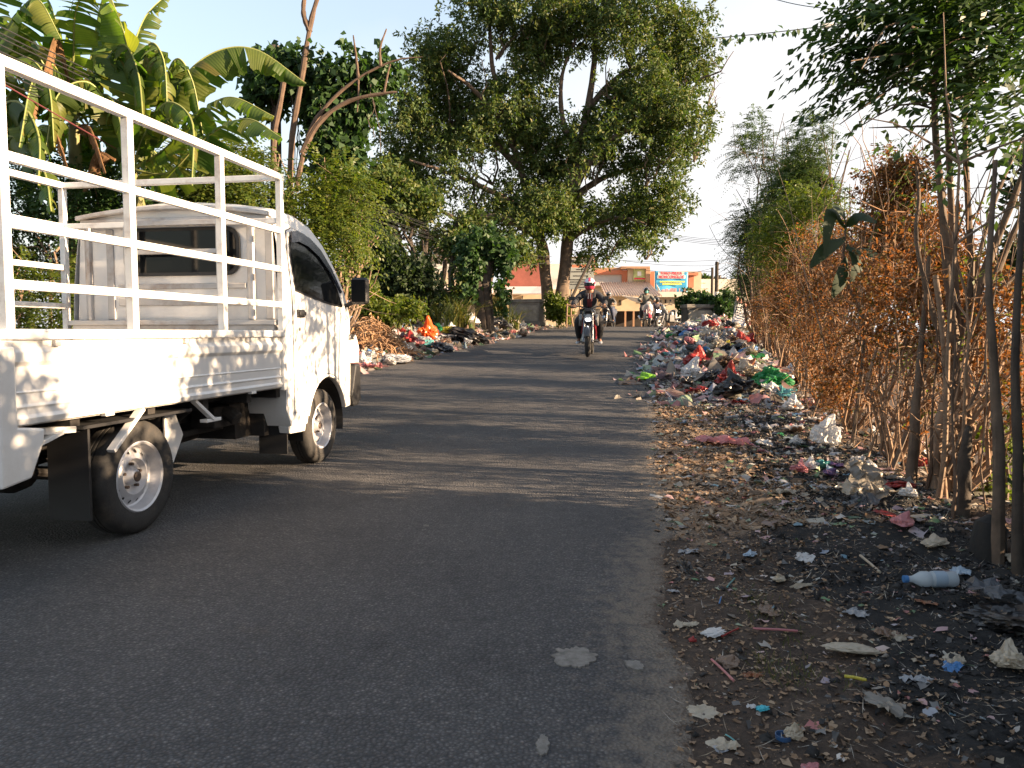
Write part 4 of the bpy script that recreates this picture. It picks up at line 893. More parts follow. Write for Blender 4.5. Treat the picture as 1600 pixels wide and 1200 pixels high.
# ------------------------------------------------------------------ parapets
def block(label, px0, px1, pyt, Y, rz, w_, d_, h, mats='concrete'):
    x = W((px0+px1)/2, 500, Y).x; b0 = on(x, Y); z1 = W(0, pyt, Y).z; t = thing('bridge_parapet', label, 'parapet', (x, Y, z1-h), rz, 'concrete bridge parapets', local=True)
    MB().bx((-w_/2,-d_/2,-.2), (w_/2,d_/2,h-.13)).build('wall', MATS[mats], t, bev=.02)
    MB().bx((-w_/2-.03,-d_/2-.03,h-.13), (w_/2+.03,d_/2+.03,h)).build('coping', MATS['concrete'], t, bev=.025)
    MB().bx((-w_/2+.06,-d_/2-.012,.05), (w_/2-.06,-d_/2+.01,h-.22)).build('panel', M('concrete_pale', (.24,.22,.185), .9, var=.45, scale=4, bmp=.4, dirt=(.06,.055,.05), dirt_amt=.8), t)
    MB().bx((-w_/2-.06,-d_/2-.06,-.25), (w_/2+.06,d_/2+.06,.03)).build('plinth', MATS['concrete'], t, bev=.02)
block('weathered concrete parapet at the left end of the bridge, in front of the big tree', 793, 855, 468, 27.2, R(-22), 1.15, .7, .82)
M('concrete_dark', (.055,.052,.048), .9, var=.4, scale=4, bmp=.4, dirt=(.02,.025,.02), dirt_amt=.7)  # darker base with near-black blotches for the right parapet wall
block('dark mossy concrete parapet at the right end of the bridge, behind the rubbish', 1065, 1127, 476, 28.2, R(8), 1.35, .6, .75, 'concrete_dark')
# ------------------------------------------------------------------ buildings across the junction
def pbox(mb, x0, y0, x1, y1, Y, dy=.1, m=0):
    a = W(x0, y0, Y); b_ = W(x1, y1, Y); return mb.bx((a.x, Y, min(a.z,b_.z)), (b_.x, Y+dy, max(a.z,b_.z)), m)
M('cream', (.50,.41,.29), .85, var=.12, scale=2, dirt=(.30,.22,.14), dirt_amt=.4); M('orange_paint', (.46,.16,.085), .8, var=.12, scale=2, dirt=(.4,.2,.12), dirt_amt=.3)
M('brown_paint', (.34,.20,.12), .8, var=.15, scale=2); M('red_wall', (.27,.085,.065), .85, var=.25, scale=2); M('pale_wall', (.60,.58,.55), .85, var=.12, scale=2, dirt=(.3,.28,.25), dirt_amt=.4)
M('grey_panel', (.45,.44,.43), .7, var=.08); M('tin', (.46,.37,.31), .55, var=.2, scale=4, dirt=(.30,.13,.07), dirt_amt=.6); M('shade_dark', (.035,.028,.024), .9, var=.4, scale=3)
M('sign_grey', (.33,.35,.34), .6, var=.06, scale=2); M('text_dark', (.03,.03,.035), .7, bmp=0, var=.05)
M('banner_blue', (.06,.36,.62), .5, var=.12, scale=2, bmp=0); M('banner_red', (.70,.04,.06), .5, bmp=0, var=.05); M('banner_yellow', (.78,.66,.06), .5, bmp=0, var=.05); M('cloth_white', (.72,.70,.66), .7, var=.08, scale=4)
SY = 46.0
t = thing('shop_building', 'low orange and cream shop across the junction with a rusty corrugated awning', 'shop', (W(1000,500,SY).x, SY, .45))
pbox(MB(), 878, 424, 1094, 545, SY+.3, 7).build('wall', MATS['cream'], t)
pbox(MB(), 1084, 436, 1150, 545, SY+.6, 6).build('side_wall', M('cream_pale', (.66,.60,.50), .85, var=.1, scale=2), t)
mb = MB(); pbox(mb, 884, 401, 931, 406, SY, .5); pbox(mb, 926, 418, 972, 422, SY, .5); mb.build('cornice', MATS['brown_paint'], t)
mb = MB(); pbox(mb, 886, 406, 930, 424, SY+.05, .5); pbox(mb, 926, 422, 981, 429, SY-.05, .3); pbox(mb, 972, 429, 981, 446, SY-.05, .3); pbox(mb, 1015, 424, 1022, 448, SY-.05, .3); pbox(mb, 1076, 431, 1084, 449, SY+.1, .3); mb.build('orange_trim', MATS['orange_paint'], t)
pbox(MB(), 1075, 426, 1091, 430, SY-.1, .5).build('roof_trim', MATS['orange_paint'], t)
pbox(MB(), 926, 429, 972, 446, SY+.1, .2).build('shutter_panel', MATS['grey_panel'], t)
mb = MB(); pbox(mb, 970, 416, 1016, 420, SY-.5, .9); pbox(mb, 1009, 420, 1016, 446, SY-.5, .9); mb.build('portal', MATS['brown_paint'], t, bev=.02)
pbox(MB(), 981, 420, 1009, 446, SY-.2, .3).build('portal_back', MATS['cream'], t)
sg = pbox(MB(), 990, 420, 1008, 438, SY-.32, .08).build('shop_sign', M('sign_green', (.50,.56,.22), .6, var=.5, scale=2.5), t)
q = MB(); pbox(q, 991, 434, 1008, 436.5, SY-.34, .01); q.build('sign_stripe', MATS['banner_red'], sg)
q = MB(); pbox(q, 996, 424, 1002, 431, SY-.34, .01); q.build('sign_emblem', MATS['cloth_white'], sg)
# corrugated awning
a0, a1 = W(936,441,SY-.4), W(1013,441,SY-.4); b0, b1 = W(945,462,SY-3.4), W(1035,462,SY-3.4); vs = []; n = 176
for i in range(n+1):
    q = i/n; r_ = .045*math.sin(q*n*PI/4)
    vs += [a0.lerp(a1, q)+V((0,0,r_)), b0.lerp(b1, q)+V((0,0,r_))]
o = link('awning', vs, [(2*i,2*i+1,2*i+3,2*i+2) for i in range(n)], MATS['tin'], t, sm=True); so = o.modifiers.new('s','SOLIDIFY'); so.thickness = .015
mb = MB(); pbox(mb, 918, 462, 1110, 486, SY-1.6, .2); mb.build('fascia', MATS['cream'], t)
pbox(MB(), 1028, 456, 1112, 464, SY-1.9, 1.6).build('ledge', MATS['cream_pale'], t)
mb = MB()
for x in (1040, 1055): pbox(mb, x-1, 468, x+1, 474, SY-1.63, .05)
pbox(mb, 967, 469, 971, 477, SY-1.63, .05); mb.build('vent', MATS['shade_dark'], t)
pbox(MB(), 918, 486, 1110, 548, SY+.1, .15).build('shopfront', MATS['shade_dark'], t)  # dark slab standing in for the shade inside the open shop
for x in (944, 977, 990, 1003, 1045, 1080): pbox(MB(), x-1, 486, x+1, 548, SY-1.7, .12).build('post', MATS['brown_paint'], t)
mb = MB()
for i in range(16):
    x = random.uniform(925, 1105); h = random.uniform(3,12); pbox(mb, x, 520-h, x+random.uniform(2,6), 532, SY-1.2+random.random()*.8, .4)
mb.build('goods', M('goods', (.22,.17,.12), .8, var=.7, scale=1.5), t)
mb = MB(); mb.add([W(972,462,SY-3.45), W(1004,466,SY-3.4), W(1000,474,SY-3.2), W(985,469,SY-3.3)], [(0,1,2,3)]); o = mb.build('cloth', MATS['cloth_white'], t); so = o.modifiers.new('s','SOLIDIFY'); so.thickness = .02
mb = MB()
for r_, (y, n) in enumerate(((441,3),(450,4),(455,4),(461,5))):
    for j in range(n): x = 1092+j*4.2; pbox(mb, x, y, x+3.2, y+1.3, SY+.57, .03)
mb.build('notice', MATS['grey_panel'], t)
# banner
by = SY-.62; bt = thing('shop_banner', 'blue hanging banner with red lettering reading TOKO PELITA MONCONGLOE above the shop', 'banner', tuple(W(1049,442,by)))
def grid_sheet(c00, c10, c11, c01, nx, ny, f):
    vs = []
    for j in range(ny+1):
        for i in range(nx+1):
            u, v = i/nx, j/ny; p = V(c00).lerp(V(c10), u).lerp(V(c01).lerp(V(c11), u), v); vs.append(p+V((0, f(u,v), 0)))
    return vs, [(j*(nx+1)+i, j*(nx+1)+i+1, (j+1)*(nx+1)+i+1, (j+1)*(nx+1)+i) for j in range(ny) for i in range(nx)]
wv_ = lambda u, v: .05*math.sin(u*9+v*3)*v
vs, fs = grid_sheet(W(1023,423.5,by), W(1075,425,by), W(1074,460,by), W(1023.5,457,by), 20, 12, wv_)
for z_ in ('sheet',): o = link('sheet', vs, fs, MATS['banner_blue'], bt, sm=True); so = o.modifiers.new('s','SOLIDIFY'); so.thickness = .01
def onb(s, px, py, size, mt, nm, dy=-.07, squash=1.0): 
    m_ = placem(W(px, py, by+dy), (1,0,0), (0,0,1)) @ Matrix.Diagonal((squash,1,1,1)); return text(s, nm, size, m_, MATS[mt], bt, .006)
pbox(MB(), 1028.5, 424.6, 1069, 429.6, by-.06, .01).build('lettering_back', MATS['cloth_white'], bt); pbox(MB(), 1027.5, 430.2, 1071, 435.2, by-.06, .01).build('lettering_back', MATS['cloth_white'], bt)
onb('TOKO PELITA', 1049, 427.1, .205, 'banner_red', 'lettering', squash=1.0); onb('MONCONGLOE', 1049.2, 432.8, .215, 'banner_red', 'lettering', squash=.95)
mb = MB()
for y, x0, x1 in ((439,1031,1070),(442.8,1035,1065)):
    x = x0
    while x < x1: w_ = random.uniform(1,3.4); pbox(mb, x, y, min(x+w_,x1), y+2.2, by-.07, .01); x += w_+.5
mb.build('small_lettering', MATS['banner_yellow'], bt)
mb = MB(); 
for i in range(16): x = random.uniform(1030,1070); pbox(mb, x, random.uniform(450,453), x+random.uniform(1,4), 456.5, by-.075-.001*i, .008)
mb.build('picture', M('banner_pics', (.52,.30,.30), .5, var=.8, scale=2, bmp=0), bt)
mb = MB(); mb.add([W(1025,442,by-.1), W(1027.5,447,by-.22), W(1034,458,by-.3), W(1028,456,by-.12)], [(0,1,2,3)]); mb.build('curled_corner', MATS['cloth_white'], bt)
# houses on the left behind the trees
HY = 40
t = thing('brick_red_house', 'house with a red upper wall and pale tin eaves behind the big forked trunk', 'house', tuple(on(W(820,500,HY).x, HY)))
a = [W(778,452,HY), W(848,452,HY), W(845,410,HY), W(838,402,HY), W(808,402,HY)]
MB().add(a+[p+V((0,5,0)) for p in a], [(0,1,2,3,4),(9,8,7,6,5)]+[(i,(i+1)%5,(i+1)%5+5,i+5) for i in range(5)]).build('upper_wall', MATS['red_wall'], t)
mb = MB(); mb.add([W(760,449,HY-.05), W(848,449,HY-.05), W(852,460,HY-1.6), W(764,460,HY-1.6)], [(0,1,2,3)]); o = mb.build('eaves', M('tin_pale', (.55,.50,.50), .5, var=.1, scale=4), t); so = o.modifiers.new('s','SOLIDIFY'); so.thickness = .05
pbox(MB(), 766, 452, 886, 560, HY+.1, 5).build('wall', MATS['cream'], t); q = MB(); pbox(q, 815, 462, 817, 467, HY-.0, .08); q.build('vent', MATS['shade_dark'], t)
pbox(MB(), 839, 412, 882, 452, HY+.3, 4).build('side_wall', MATS['pale_wall'], t)
for x in (775, 800, 870): pbox(MB(), x-1.5, 461, x+1.5, 545, HY-1.5, .14).build('post', MATS['pale_wall'], t)
HY = 37
t = thing('pale_house', 'pale grey and cream house glimpsed between the dark trees on the left', 'house', tuple(on(W(700,500,HY).x, HY)))
pbox(MB(), 650, 426, 762, 560, HY, 6).build('wall', MATS['cream'], t); pbox(MB(), 655, 404, 738, 426, HY+.2, 5).build('upper_wall', MATS['pale_wall'], t)
pbox(MB(), 650, 400, 742, 404, HY, 5.4).build('roof_edge', MATS['grey_panel'], t)
mb = MB(); mb.add([W(655,447,HY-.02), W(764,447,HY-.02), W(766,454,HY-1.4), W(652,454,HY-1.4)], [(0,1,2,3)]); o = mb.build('eaves', MATS['tin_pale'], t); so = o.modifiers.new('s','SOLIDIFY'); so.thickness = .05
for x in (668,700,729,745): pbox(MB(), x-1.5, 455, x+1.5, 545, HY-1.3, .14).build('post', MATS['pale_wall'], t)
q = MB(); pbox(q, 683, 462, 693, 480, HY-.04, .1); q.build('window', MATS['dark_glass'], t)
# more far walls right, distant trees
t = thing('far_house', 'cream house with a flat roof far off to the right of the banner', 'house', tuple(on(W(1150,500,60).x, 60)))
pbox(MB(), 1105, 452, 1200, 560, 60, 8).build('wall', MATS['cream_pale'], t); pbox(MB(), 1100, 449, 1205, 452.5, 59.8, 8.4).build('roof_edge', MATS['brown_paint'], t); q = MB(); pbox(q, 1125, 462, 1133, 474, 59.9, .2); q.build('window', MATS['dark_glass'], t)
for lab, bx_, bl in (('distant round-topped tree behind the shop roof', 1098, [(1100,446,75,18,8),(1085,448,75,10,6)]), ('distant tree line right of the utility poles', 1150, [(1135,452,80,22,9),(1170,446,80,25,14),(1200,450,80,20,14)]), ('distant tree behind the pale house', 640, [(620,440,60,50,40),(670,430,60,40,30)])):
    Y = bl[0][2]; b_ = [Bb(*q) for q in bl]; plant('distant_tree', lab, 'tree', tuple(on((bx_-800)/1200*Y, Y)), b_, (crown(b_, 700, 9, .35, .22, .5, .4, .6, -.5, .3), MATS['leaf_feather']), 'bark', .12, None, 'crown', 'trunk')
# ------------------------------------------------------------------ notary sign, leaning pole, bamboo rail
NY = 36.0
t = thing('notary_sign', 'grey signboard reading NOTARIS - PPAT on a post behind the leaning pole', 'sign', tuple(on(W(907,480,NY).x, NY)))
top = pbox(MB(), 889, 403.5, 928, 413.5, NY, .05).build('board', MATS['sign_grey'], t, bev=.01); low = pbox(MB(), 886.5, 418, 928, 452, NY, .05).build('board', MATS['sign_grey'], t, bev=.01)
text('NOTARIS - PPAT', 'lettering', .19, placem(W(908.5,408.6,NY-.01),(1,0,0),(0,0,1)), MATS['text_dark'], top, .004)
def lines(mb, rows, Y, hgt=1.5):
    for y, x0, x1 in rows:
        x = x0
        while x < x1:
            w_ = random.uniform(.7,1.7); pbox(mb, x, y-hgt*.5*random.uniform(.75,1), min(x+w_,x1), y+hgt*.5, Y, .006); x += w_+random.choice([.35,.35,.9])
for r_ in [(421,901,914),(424.5,893,923),(431,896,919),(437,888,926),(440.5,888,924),(444,891,922),(449,903,925)]: mb = MB(); lines(mb, [r_], NY-.008, 1.6); mb.build('lettering', MATS['text_dark'], low)
for x in (893, 907, 922): MB().tube([on(W(x,480,NY).x, NY, -.2)+V((0,.10,0)), W(x, 405, NY)+V((0,.10,0))], .035, 8).build('post', MATS['dark_metal'], t)
LYp = 26.5; b0 = W(883,482,LYp); t1 = W(926,399,LYp)
o = MB().tube([b0-V((.12,0,.35)), b0.lerp(t1,.5)+V((.02,0,0)), t1], [.06,.052,.045], 8, jit=.1).build('leaning_pole', MATS['bark_dark'], None, tuple(b0-V((0,0,.3))), sm=True); tag(o, 'dark pole leaning to the right in front of the notary sign', 'pole')
t = thing('bamboo_rail', 'low rail of crooked bamboo sticks beside the bright shrub at the left parapet', 'railing', tuple(on(W(896,500,26).x, 26)))
for l, r_ in (([(884,477),(897,476),(910,479)],.03),([(886,493),(892,494),(898,492)],.03)): MB().tube(WP_(l,26), r_, 7).build('rail', MATS['bark_dry'], t, sm=True)
for l in ([(893,474),(892,490),(895,510)], [(906,455),(906,470),(907,512)], [(886,474),(885,512)]): MB().tube(WP_(l,26), .03, 7).build('post', MATS['bark_dry'], t, sm=True)
# ------------------------------------------------------------------ poles and wires
def upole(label, px, pyt, Y, r_, wh=None, arms=0):
    x = W(px, 480, Y).x; b0 = on(x, Y); tz = W(px, pyt, Y).z; t = thing('utility_pole', label, 'pole', tuple(b0), group='utility poles at the junction')
    MB().tube([b0-V((0,0,.3)), V((x,Y,tz))], [r_*1.25, r_], 12).build('shaft', MATS['bark_dark'], t, sm=True)
    if wh: MB().tube([V((x,Y,b0.z)), V((x,Y,W(px, wh, Y).z))], [r_*1.32, r_*1.25], 12).build('painted_base', MATS['pale_wall'], t, sm=True)
    for a in range(arms): q = MB().bx((x-.45, Y-.14, tz-.25-.5*a), (x+.45, Y-.07, tz-.18-.5*a)); q.build('crossarm', MATS['bark_dark'], t)
    for s in ((-.35, 0, .35) if arms else ()): MB().lathe([(.02,0),(.035,.03),(.02,.06),(.035,.09),(.001,.11)], (x+s, Y-.105, tz-.18), 'Z', 8).build('insulator', MATS['pale_wall'], t, sm=True)
upole('dark utility pole with a whitewashed foot, right of the shop banner', 1119, 409, 37, .085, 456)
upole('thinner utility pole just behind the whitewashed one', 1112, 418, 43, .07)
upole('distant utility pole rising beyond the shop', 1124, 430, 55, .09, arms=1)
def wire(a, b_, Ya, Yb, sag, label, r_=.006, mt='wire', grp=None, n=20):
    A, B_ = W(*a, Ya), W(*b_, Yb); P = curve3(A, B_, -sag, n); rr = [max(r_, .00028*p.y) for p in P]
    o = MB().tube(P, rr, 5, cap=False).build('wire', MATS[mt], None, tuple(A), sm=True, fix=False); return tag(o, label, 'wire', grp)
for i in range(9): wire((-60, 10+i*11+random.uniform(-2,2)), (770+random.uniform(-10,10), 372+i*3.5), 6.3+i*.04, 38, .35+.06*random.random(), 'black overhead cable in the bundle crossing the banana leaves', .006, 'wire', 'bundled cables across the upper left')
wire((-40,105),(560,430), 5.9, 20, .1, 'thin dark red cable running low across the banana leaves', .006, 'wire_red')
wire((-40,60),(520,300), 5.8, 18, .3, 'lone black cable just above the dark red one', .006)
for i in range(4): wire((1020,360+i*2.2),(1180,376+i*3.0), 46, 30, .15, 'power line reaching the feathery trees over the junction', .008, 'wire', 'power lines over the junction')
for a, b_, i in (((926,399),(1115,415),0), ((940,412),(1112,424),1), ((1022,425),(1112,419),2), ((926,404),(1180,402),3)): wire(a, b_, 38, 39, .18, 'sagging line above the shop roofs', .008, 'wire', 'sagging lines above the shop roofs')
for i, (a, b_) in enumerate((((690,388),(862,401)), ((780,418),(862,409)), ((610,330),(760,392)))): wire(a, b_, 24, 27, .03, ['line tied to the big forked tree trunk','lower line tied to the left trunk fork','line sloping down behind the vine-covered trunk'][i], .007, 'wire')
wire((1200,-5),(1330,14), 12, 10, .05, 'single wire crossing the top of the photo near the hanging leaves')
for i in range(3): wire((1440+i*6,248+i*8),(1660,118+i*26), 9+i*.3, 6.5, .04, 'dark line rising to the right behind the fan of stems', .007, 'wire', 'lines behind the fan of stems')
wire((1145,190),(1150,240), 20, 20, 0, 'short drooping cord beside the feathery trees', .006); wire((1108,352),(1150,405), 24, 23, .2, 'thin cord drooping from the power lines', .008)
VY = 10.0; A, B_ = W(1110,60,VY), W(1420,20,VY); t = thing('vine_hung_wire', 'wire strung across the sky with small dark leaves hanging in a row', 'wire', tuple(A))
P = curve3(A, B_, -.03, 24); MB().tube(P, .006, 5, cap=False).build('cord', MATS['wire'], t, sm=True, fix=False)
ps = np.array([tuple(P[0].lerp(P[-1], q)-V((0,0,.03*4*q*(1-q)))) for q in np.linspace(.02,.62,17)]); ps = np.repeat(ps, 3, 0)+RNG.normal(size=(51,3))*.02
dd_ = np.array([0,0,-1.])+RNG.normal(size=(51,3))*.6; link('leaves', *leaf_quads(ps, dd_, .10, .06), MATS['leaf_vine'], t)
MB().tube([A.lerp(B_,.56)-V((0,0,.03)), A.lerp(B_,.62)-V((0,0,.03))], .03, 8).build('cable_joint', MATS['pale_wall'], t, sm=True)
# ------------------------------------------------------------------ leaning banner by the right parapet
Y = 23.5; c = [W(1150,462,Y), W(1178,480,Y+.2), W(1165,512,Y-.1), W(1143,508,Y-.1)]
t = thing('leaning_banner', 'crumpled white banner with blue lettering leaning beside the right rubbish heap', 'banner', tuple(c[3]))
vs, fs = grid_sheet(c[0], c[1], c[2], c[3], 10, 14, lambda u, v: .04*math.sin(u*7+v*9)); o = link('sheet', vs, fs, M('banner_worn', (.60,.60,.63), .6, var=.15, scale=5), t, sm=True); so = o.modifiers.new('s','SOLIDIFY'); so.thickness = .012
mb = MB()
for r_ in range(8):
    for j in range(7):
        u = .12+.11*j; v_ = .26+.09*r_; p = c[0].lerp(c[1],u).lerp(c[3].lerp(c[2],u),v_)+V((0,-.055+.04*math.sin(u*7+v_*9),0)); mb.box(p, (.045,.006,.03*random.uniform(.6,1.2)), Matrix.Rotation(.55,3,'Y'))
mb.build('lettering', M('ink_blue', (.12,.17,.34), .6, bmp=0), t)
a = c[0].lerp(c[1],.02); MB().add([a+V((0,-.06,0)), c[0].lerp(c[1],.75)+V((0,-.06,0)), c[0].lerp(c[1],.85).lerp(c[3].lerp(c[2],.85),.2)+V((0,-.06,0)), c[0].lerp(c[3],.14)+V((.02,-.06,0))], [(0,1,2,3)]).build('red_corner', M('faded_red', (.42,.14,.10), .6), t)
# ------------------------------------------------------------------ motorcycles
def moto(label, loc, heading, style='naked', body=(.02,.02,.022), accent=(.25,.02,.03), lit=True, name='motorcycle', cat='motorcycle', light=18, group=None):
    t = thing(name, label, cat, loc, heading, group, local=True); sfx = style+str(round(sum(body)*100)); bm_ = M('moto_paint_'+sfx, body, .28, var=.1, scale=6, bmp=0, coat=.5); ac = M('moto_accent_'+str(round(sum(accent)*100)), accent, .3, var=.1, scale=6, bmp=0, coat=.4)
    nk = style == 'naked'; wr = .30 if nk else .27; fy, ry_ = (.66,-.64)
    for y, w_ in ((fy,.10 if nk else .075),(ry_,.13 if nk else .08)):
        h = w_/2; wl_ = MB().lathe([(wr-.075,-h*.75),(wr-.05,-h),(wr-.022,-h*.86),(wr,-h*.3),(wr,h*.3),(wr-.022,h*.86),(wr-.05,h),(wr-.075,h*.75)], (0,y,wr), 'X', 32).build('wheel', MATS['rubber'], t, sm=True)
        r_ = MB().lathe([(wr-.075,-h*.7),(wr-.09,-h*.7),(wr-.09,h*.7),(wr-.075,h*.7)], (0,y,wr), 'X', 32); r_.tube([(-h*.8,y,wr),(h*.8,y,wr)], .03, 10)
        for i in range(5): a = 2*PI*i/5; r_.bar((0,y+math.cos(a)*.02,wr+math.sin(a)*.02), (0,y+math.cos(a)*(wr-.085),wr+math.sin(a)*(wr-.085)), .025, .018)
        r_.build('rim', MATS['dark_metal'], wl_, sm=False)
        MB().lathe([(.05,.0),(.12,.0),(.12,.004),(.05,.004)], (h+.012,y,wr), 'X', 24).build('brake_disc', MATS['metal'], wl_)
    hx = .085
    for s in (1,-1): MB().tube([(s*hx,fy,wr),(s*hx,fy-.10,wr+.26),(s*hx*.9,fy-.20,wr+.55)], [.028,.024,.022], 10).build('fork', M('fork_metal', (.20,.20,.21), .35, metal=.8, bmp=0), t, sm=True)
    fen = [V((0, fy+math.cos(a)*(wr+.03), wr+math.sin(a)*(wr+.03))) for a in np.linspace(.35, 2.7, 14)]
    mb = MB()
    for i, p in enumerate(fen):
        for x in (-.062,-.04,0,.04,.062): mb.v.append(p+V((x,0,-abs(x)**2*9)))
    mb.f = [(i*5+j,i*5+j+1,i*5+j+6,i*5+j+5) for i in range(13) for j in range(4)]; mb.m = [0]*len(mb.f); o = mb.build('front_fender', bm_ if nk else ac, t, sm=True); so = o.modifiers.new('s','SOLIDIFY'); so.thickness = .006
    hz_ = .76 if nk else .93
    lm = MATS.get('headlamp_'+str(light)) or emit('headlamp_'+str(light), (1,.97,.92), light)
    if nk:
        hb = MB().lathe([(.001,-.13),(.06,-.12),(.088,-.05),(.095,.02),(.088,.035),(.078,.03)], (0,fy-.10,.78), 'Y', 24).build('headlight', bm_, t, sm=True)
        MB().lathe([(.001,.032),(.05,.030),(.08,.024)], (0,fy-.10,.78), 'Y', 24).build('lens', M('lamp_grey', (.42,.43,.44), .15, bmp=0), hb, sm=True)
        if lit: MB().prism(rrect(-.042,.042,.725,.763,.015,3), lambda a, b_: V((a,fy-.085,b_)), lambda a, b_: V((a,fy-.060,b_))).build('lamp', lm, hb)
        MB().box((0,fy-.20,.90),(.17,.06,.11), Matrix.Rotation(-.6,3,'X'), taper=.75).build('instrument_cluster', MATS['black_plastic'], t, bev=.02)
    else:
        hb = MB().box((0,fy-.13,.95),(.22,.12,.14), Matrix.Rotation(-.35,3,'X'), taper=.7).build('headlight', bm_, t, bev=.03)
        if lit: MB().box((0,fy-.06,.94),(.15 if light > 20 else .09,.03,.075), Matrix.Rotation(-.35,3,'X')).build('lamp', lm, hb, bev=.012)
        ap = MB(); rows = [(.36,.09,fy-.33),(.50,.16,fy-.30),(.66,.20,fy-.26),(.80,.19,fy-.19),(.90,.13,fy-.12)]; vs = []
        for z, wx, y in rows:
            for q in (-1,-.6,0,.6,1): vs.append(V((q*wx, y+(1-q*q)*.10, z)))
        ap.add(vs, [(i*5+j,i*5+j+1,i*5+j+6,i*5+j+5) for i in range(4) for j in range(4)]); o = ap.build('front_apron', bm_, t, sm=True); so = o.modifiers.new('s','SOLIDIFY'); so.thickness = .02
        for s in (1,-1): MB().add([V((s*.20,fy-.28,.62)),V((s*.15,fy-.22,.86)),V((s*.10,fy-.135,.84)),V((s*.12,fy-.20,.60))],[(0,1,2,3)]).build('apron_stripe', ac, t)
        MB().box((0,.05,.34),(.26,.42,.06)).build('floorboard', MATS['black_plastic'], t, bev=.02)
    hw = .36 if nk else .32; hy = fy-.26; hz = 1.0 if nk else 1.03
    bar = MB().tube(bez([(-hw,hy-.10,hz),(-.2,hy-.03,hz+.02),(0,hy,hz-.04),(.2,hy-.03,hz+.02),(hw,hy-.10,hz)], 16), .012, 8).build('handlebar', MATS['dark_metal'], t, sm=True)
    for s in (1,-1):
        MB().tube([(s*(hw-.11),hy-.075,hz+.004),(s*(hw+.01),hy-.10,hz)], .018, 10).build('grip', MATS['black_plastic'], bar, sm=True)
        MB().tube([(s*(hw-.12),hy-.03,hz+.01),(s*(hw-.02),hy-.03,hz-.0)], .006, 6).build('lever', MATS['metal'], bar)
        MB().tube([(s*(hw-.13),hy-.05,hz+.01),(s*(hw-.09),hy-.02,hz+.10),(s*(hw-.03),hy-.02,hz+.15)], .007, 6).build('mirror_stalk', MATS['dark_metal'], t)
        MB().box((s*(hw-.02),hy-.02,hz+.18),(.12,.025,.075)).build('mirror', MATS['black_plastic'], t, bev=.011)
    if nk:
        tnk = MB(); st = [(.34,.07,.78,.90),(.26,.13,.76,.99),(.12,.155,.76,1.01),(-.02,.13,.76,.95),(-.12,.08,.77,.86)]; vs = []
        for y, wx, z0, z1 in st:
            for k in range(12): a = 2*PI*k/12; vs.append(V((wx*math.cos(a), y, (z0+z1)/2+(z1-z0)/2*math.sin(a))))
        tnk.add(vs, [(i*12+k,i*12+(k+1)%12,(i+1)*12+(k+1)%12,(i+1)*12+k) for i in range(4) for k in range(12)]+[tuple(range(12)),tuple(48+k for k in range(12))]); tnk.build('fuel_tank', bm_, t, sm=True, sub=1)
        for s in (1,-1):
            MB().prism([(.10,.82),(.40,.86),(.46,.74),(.34,.62),(.16,.66)], lambda a,b_: V((s*.13,a,b_)), lambda a,b_: V((s*(.20 if a < .42 else .17),a,b_))).build('tank_shroud', M('shroud_grey', (.20,.20,.20), .4, bmp=0), t, bev=.012)
            MB().tube([(s*.10,.40,.80),(s*.12,.36,.62),(s*.15,.18,.48)], .016, 8).build('frame_tube', ac, t, sm=True)
    else:
        MB().box((0,.02,.60),(.20,.22,.30), taper=.8).build('fairing', bm_, t, bev=.04)
        for s in (1,-1): MB().prism([(-.05,.45),(-.05,.75),(-.75,.86),(-.85,.74),(-.45,.50)], lambda a,b_: V((s*.07,a,b_)), lambda a,b_: V((s*.15,a,b_))).build('side_cover', ac if s > 0 else bm_, t, bev=.02)
    MB().prism([(.02,.78),(-.10,.84),(-.35,.82),(-.62,.88),(-.82,.90),(-.82,.85),(-.60,.80),(-.35,.75),(-.1,.76)], lambda a,b_: V((-.12,a,b_)), lambda a,b_: V((.12,a,b_))).build('seat', MATS['black_plastic'], t, bev=.03, sm=True)
    e = MB(); e.box((0,.10,.48),(.24,.26,.26)); e.tube([(0,.20,.55),(0,.34,.66)], [.085,.075], 12); e.bx((-.03,-.6,.28),(.03,.3,.34)); e.tube([(0,.30,.30),(0,.36,.5),(0,fy-.22,.80)], .022, 8)
    for i in range(5): e.tube([(0,.22+.02*i,.56+.022*i),(0,.228+.02*i,.564+.022*i)], .105, 12)
    e.build('engine', MATS['dark_metal'], t, bev=.008)
    ex = MB().tube([(.10,.28,.50),(.12,.30,.34),(.13,0,.27),(.16,-.25,.30),(.19,-.70,.45)], [.02,.02,.024,.045,.05], 10).build('exhaust', MATS['metal'], t, sm=True)
    for s in (1,-1):
        MB().bar((s*.045,-.05,.36),(s*.10,-.64,wr),.03,.045).build('swingarm', MATS['dark_metal'], t); MB().tube([(s*.08,-.02,.30),(s*.26,-.02,.30)], .012, 6).build('footpeg', MATS['dark_metal'], t)
        MB().tube([(s*.11,-.55,wr+.05),(s*.12,-.42,.72)], .025, 8).build('shock_absorber', ac, t)
    MB().box((0,-.86,.80),(.12,.06,.08)).build('tail_light', M('tail_red', (.35,.01,.01), .2, bmp=0), t, bev=.01)
    MB().box((0,-.88,.62),(.16,.02,.20), Matrix.Rotation(.4,3,'X')).build('mudguard', MATS['black_plastic'], t)
    return t
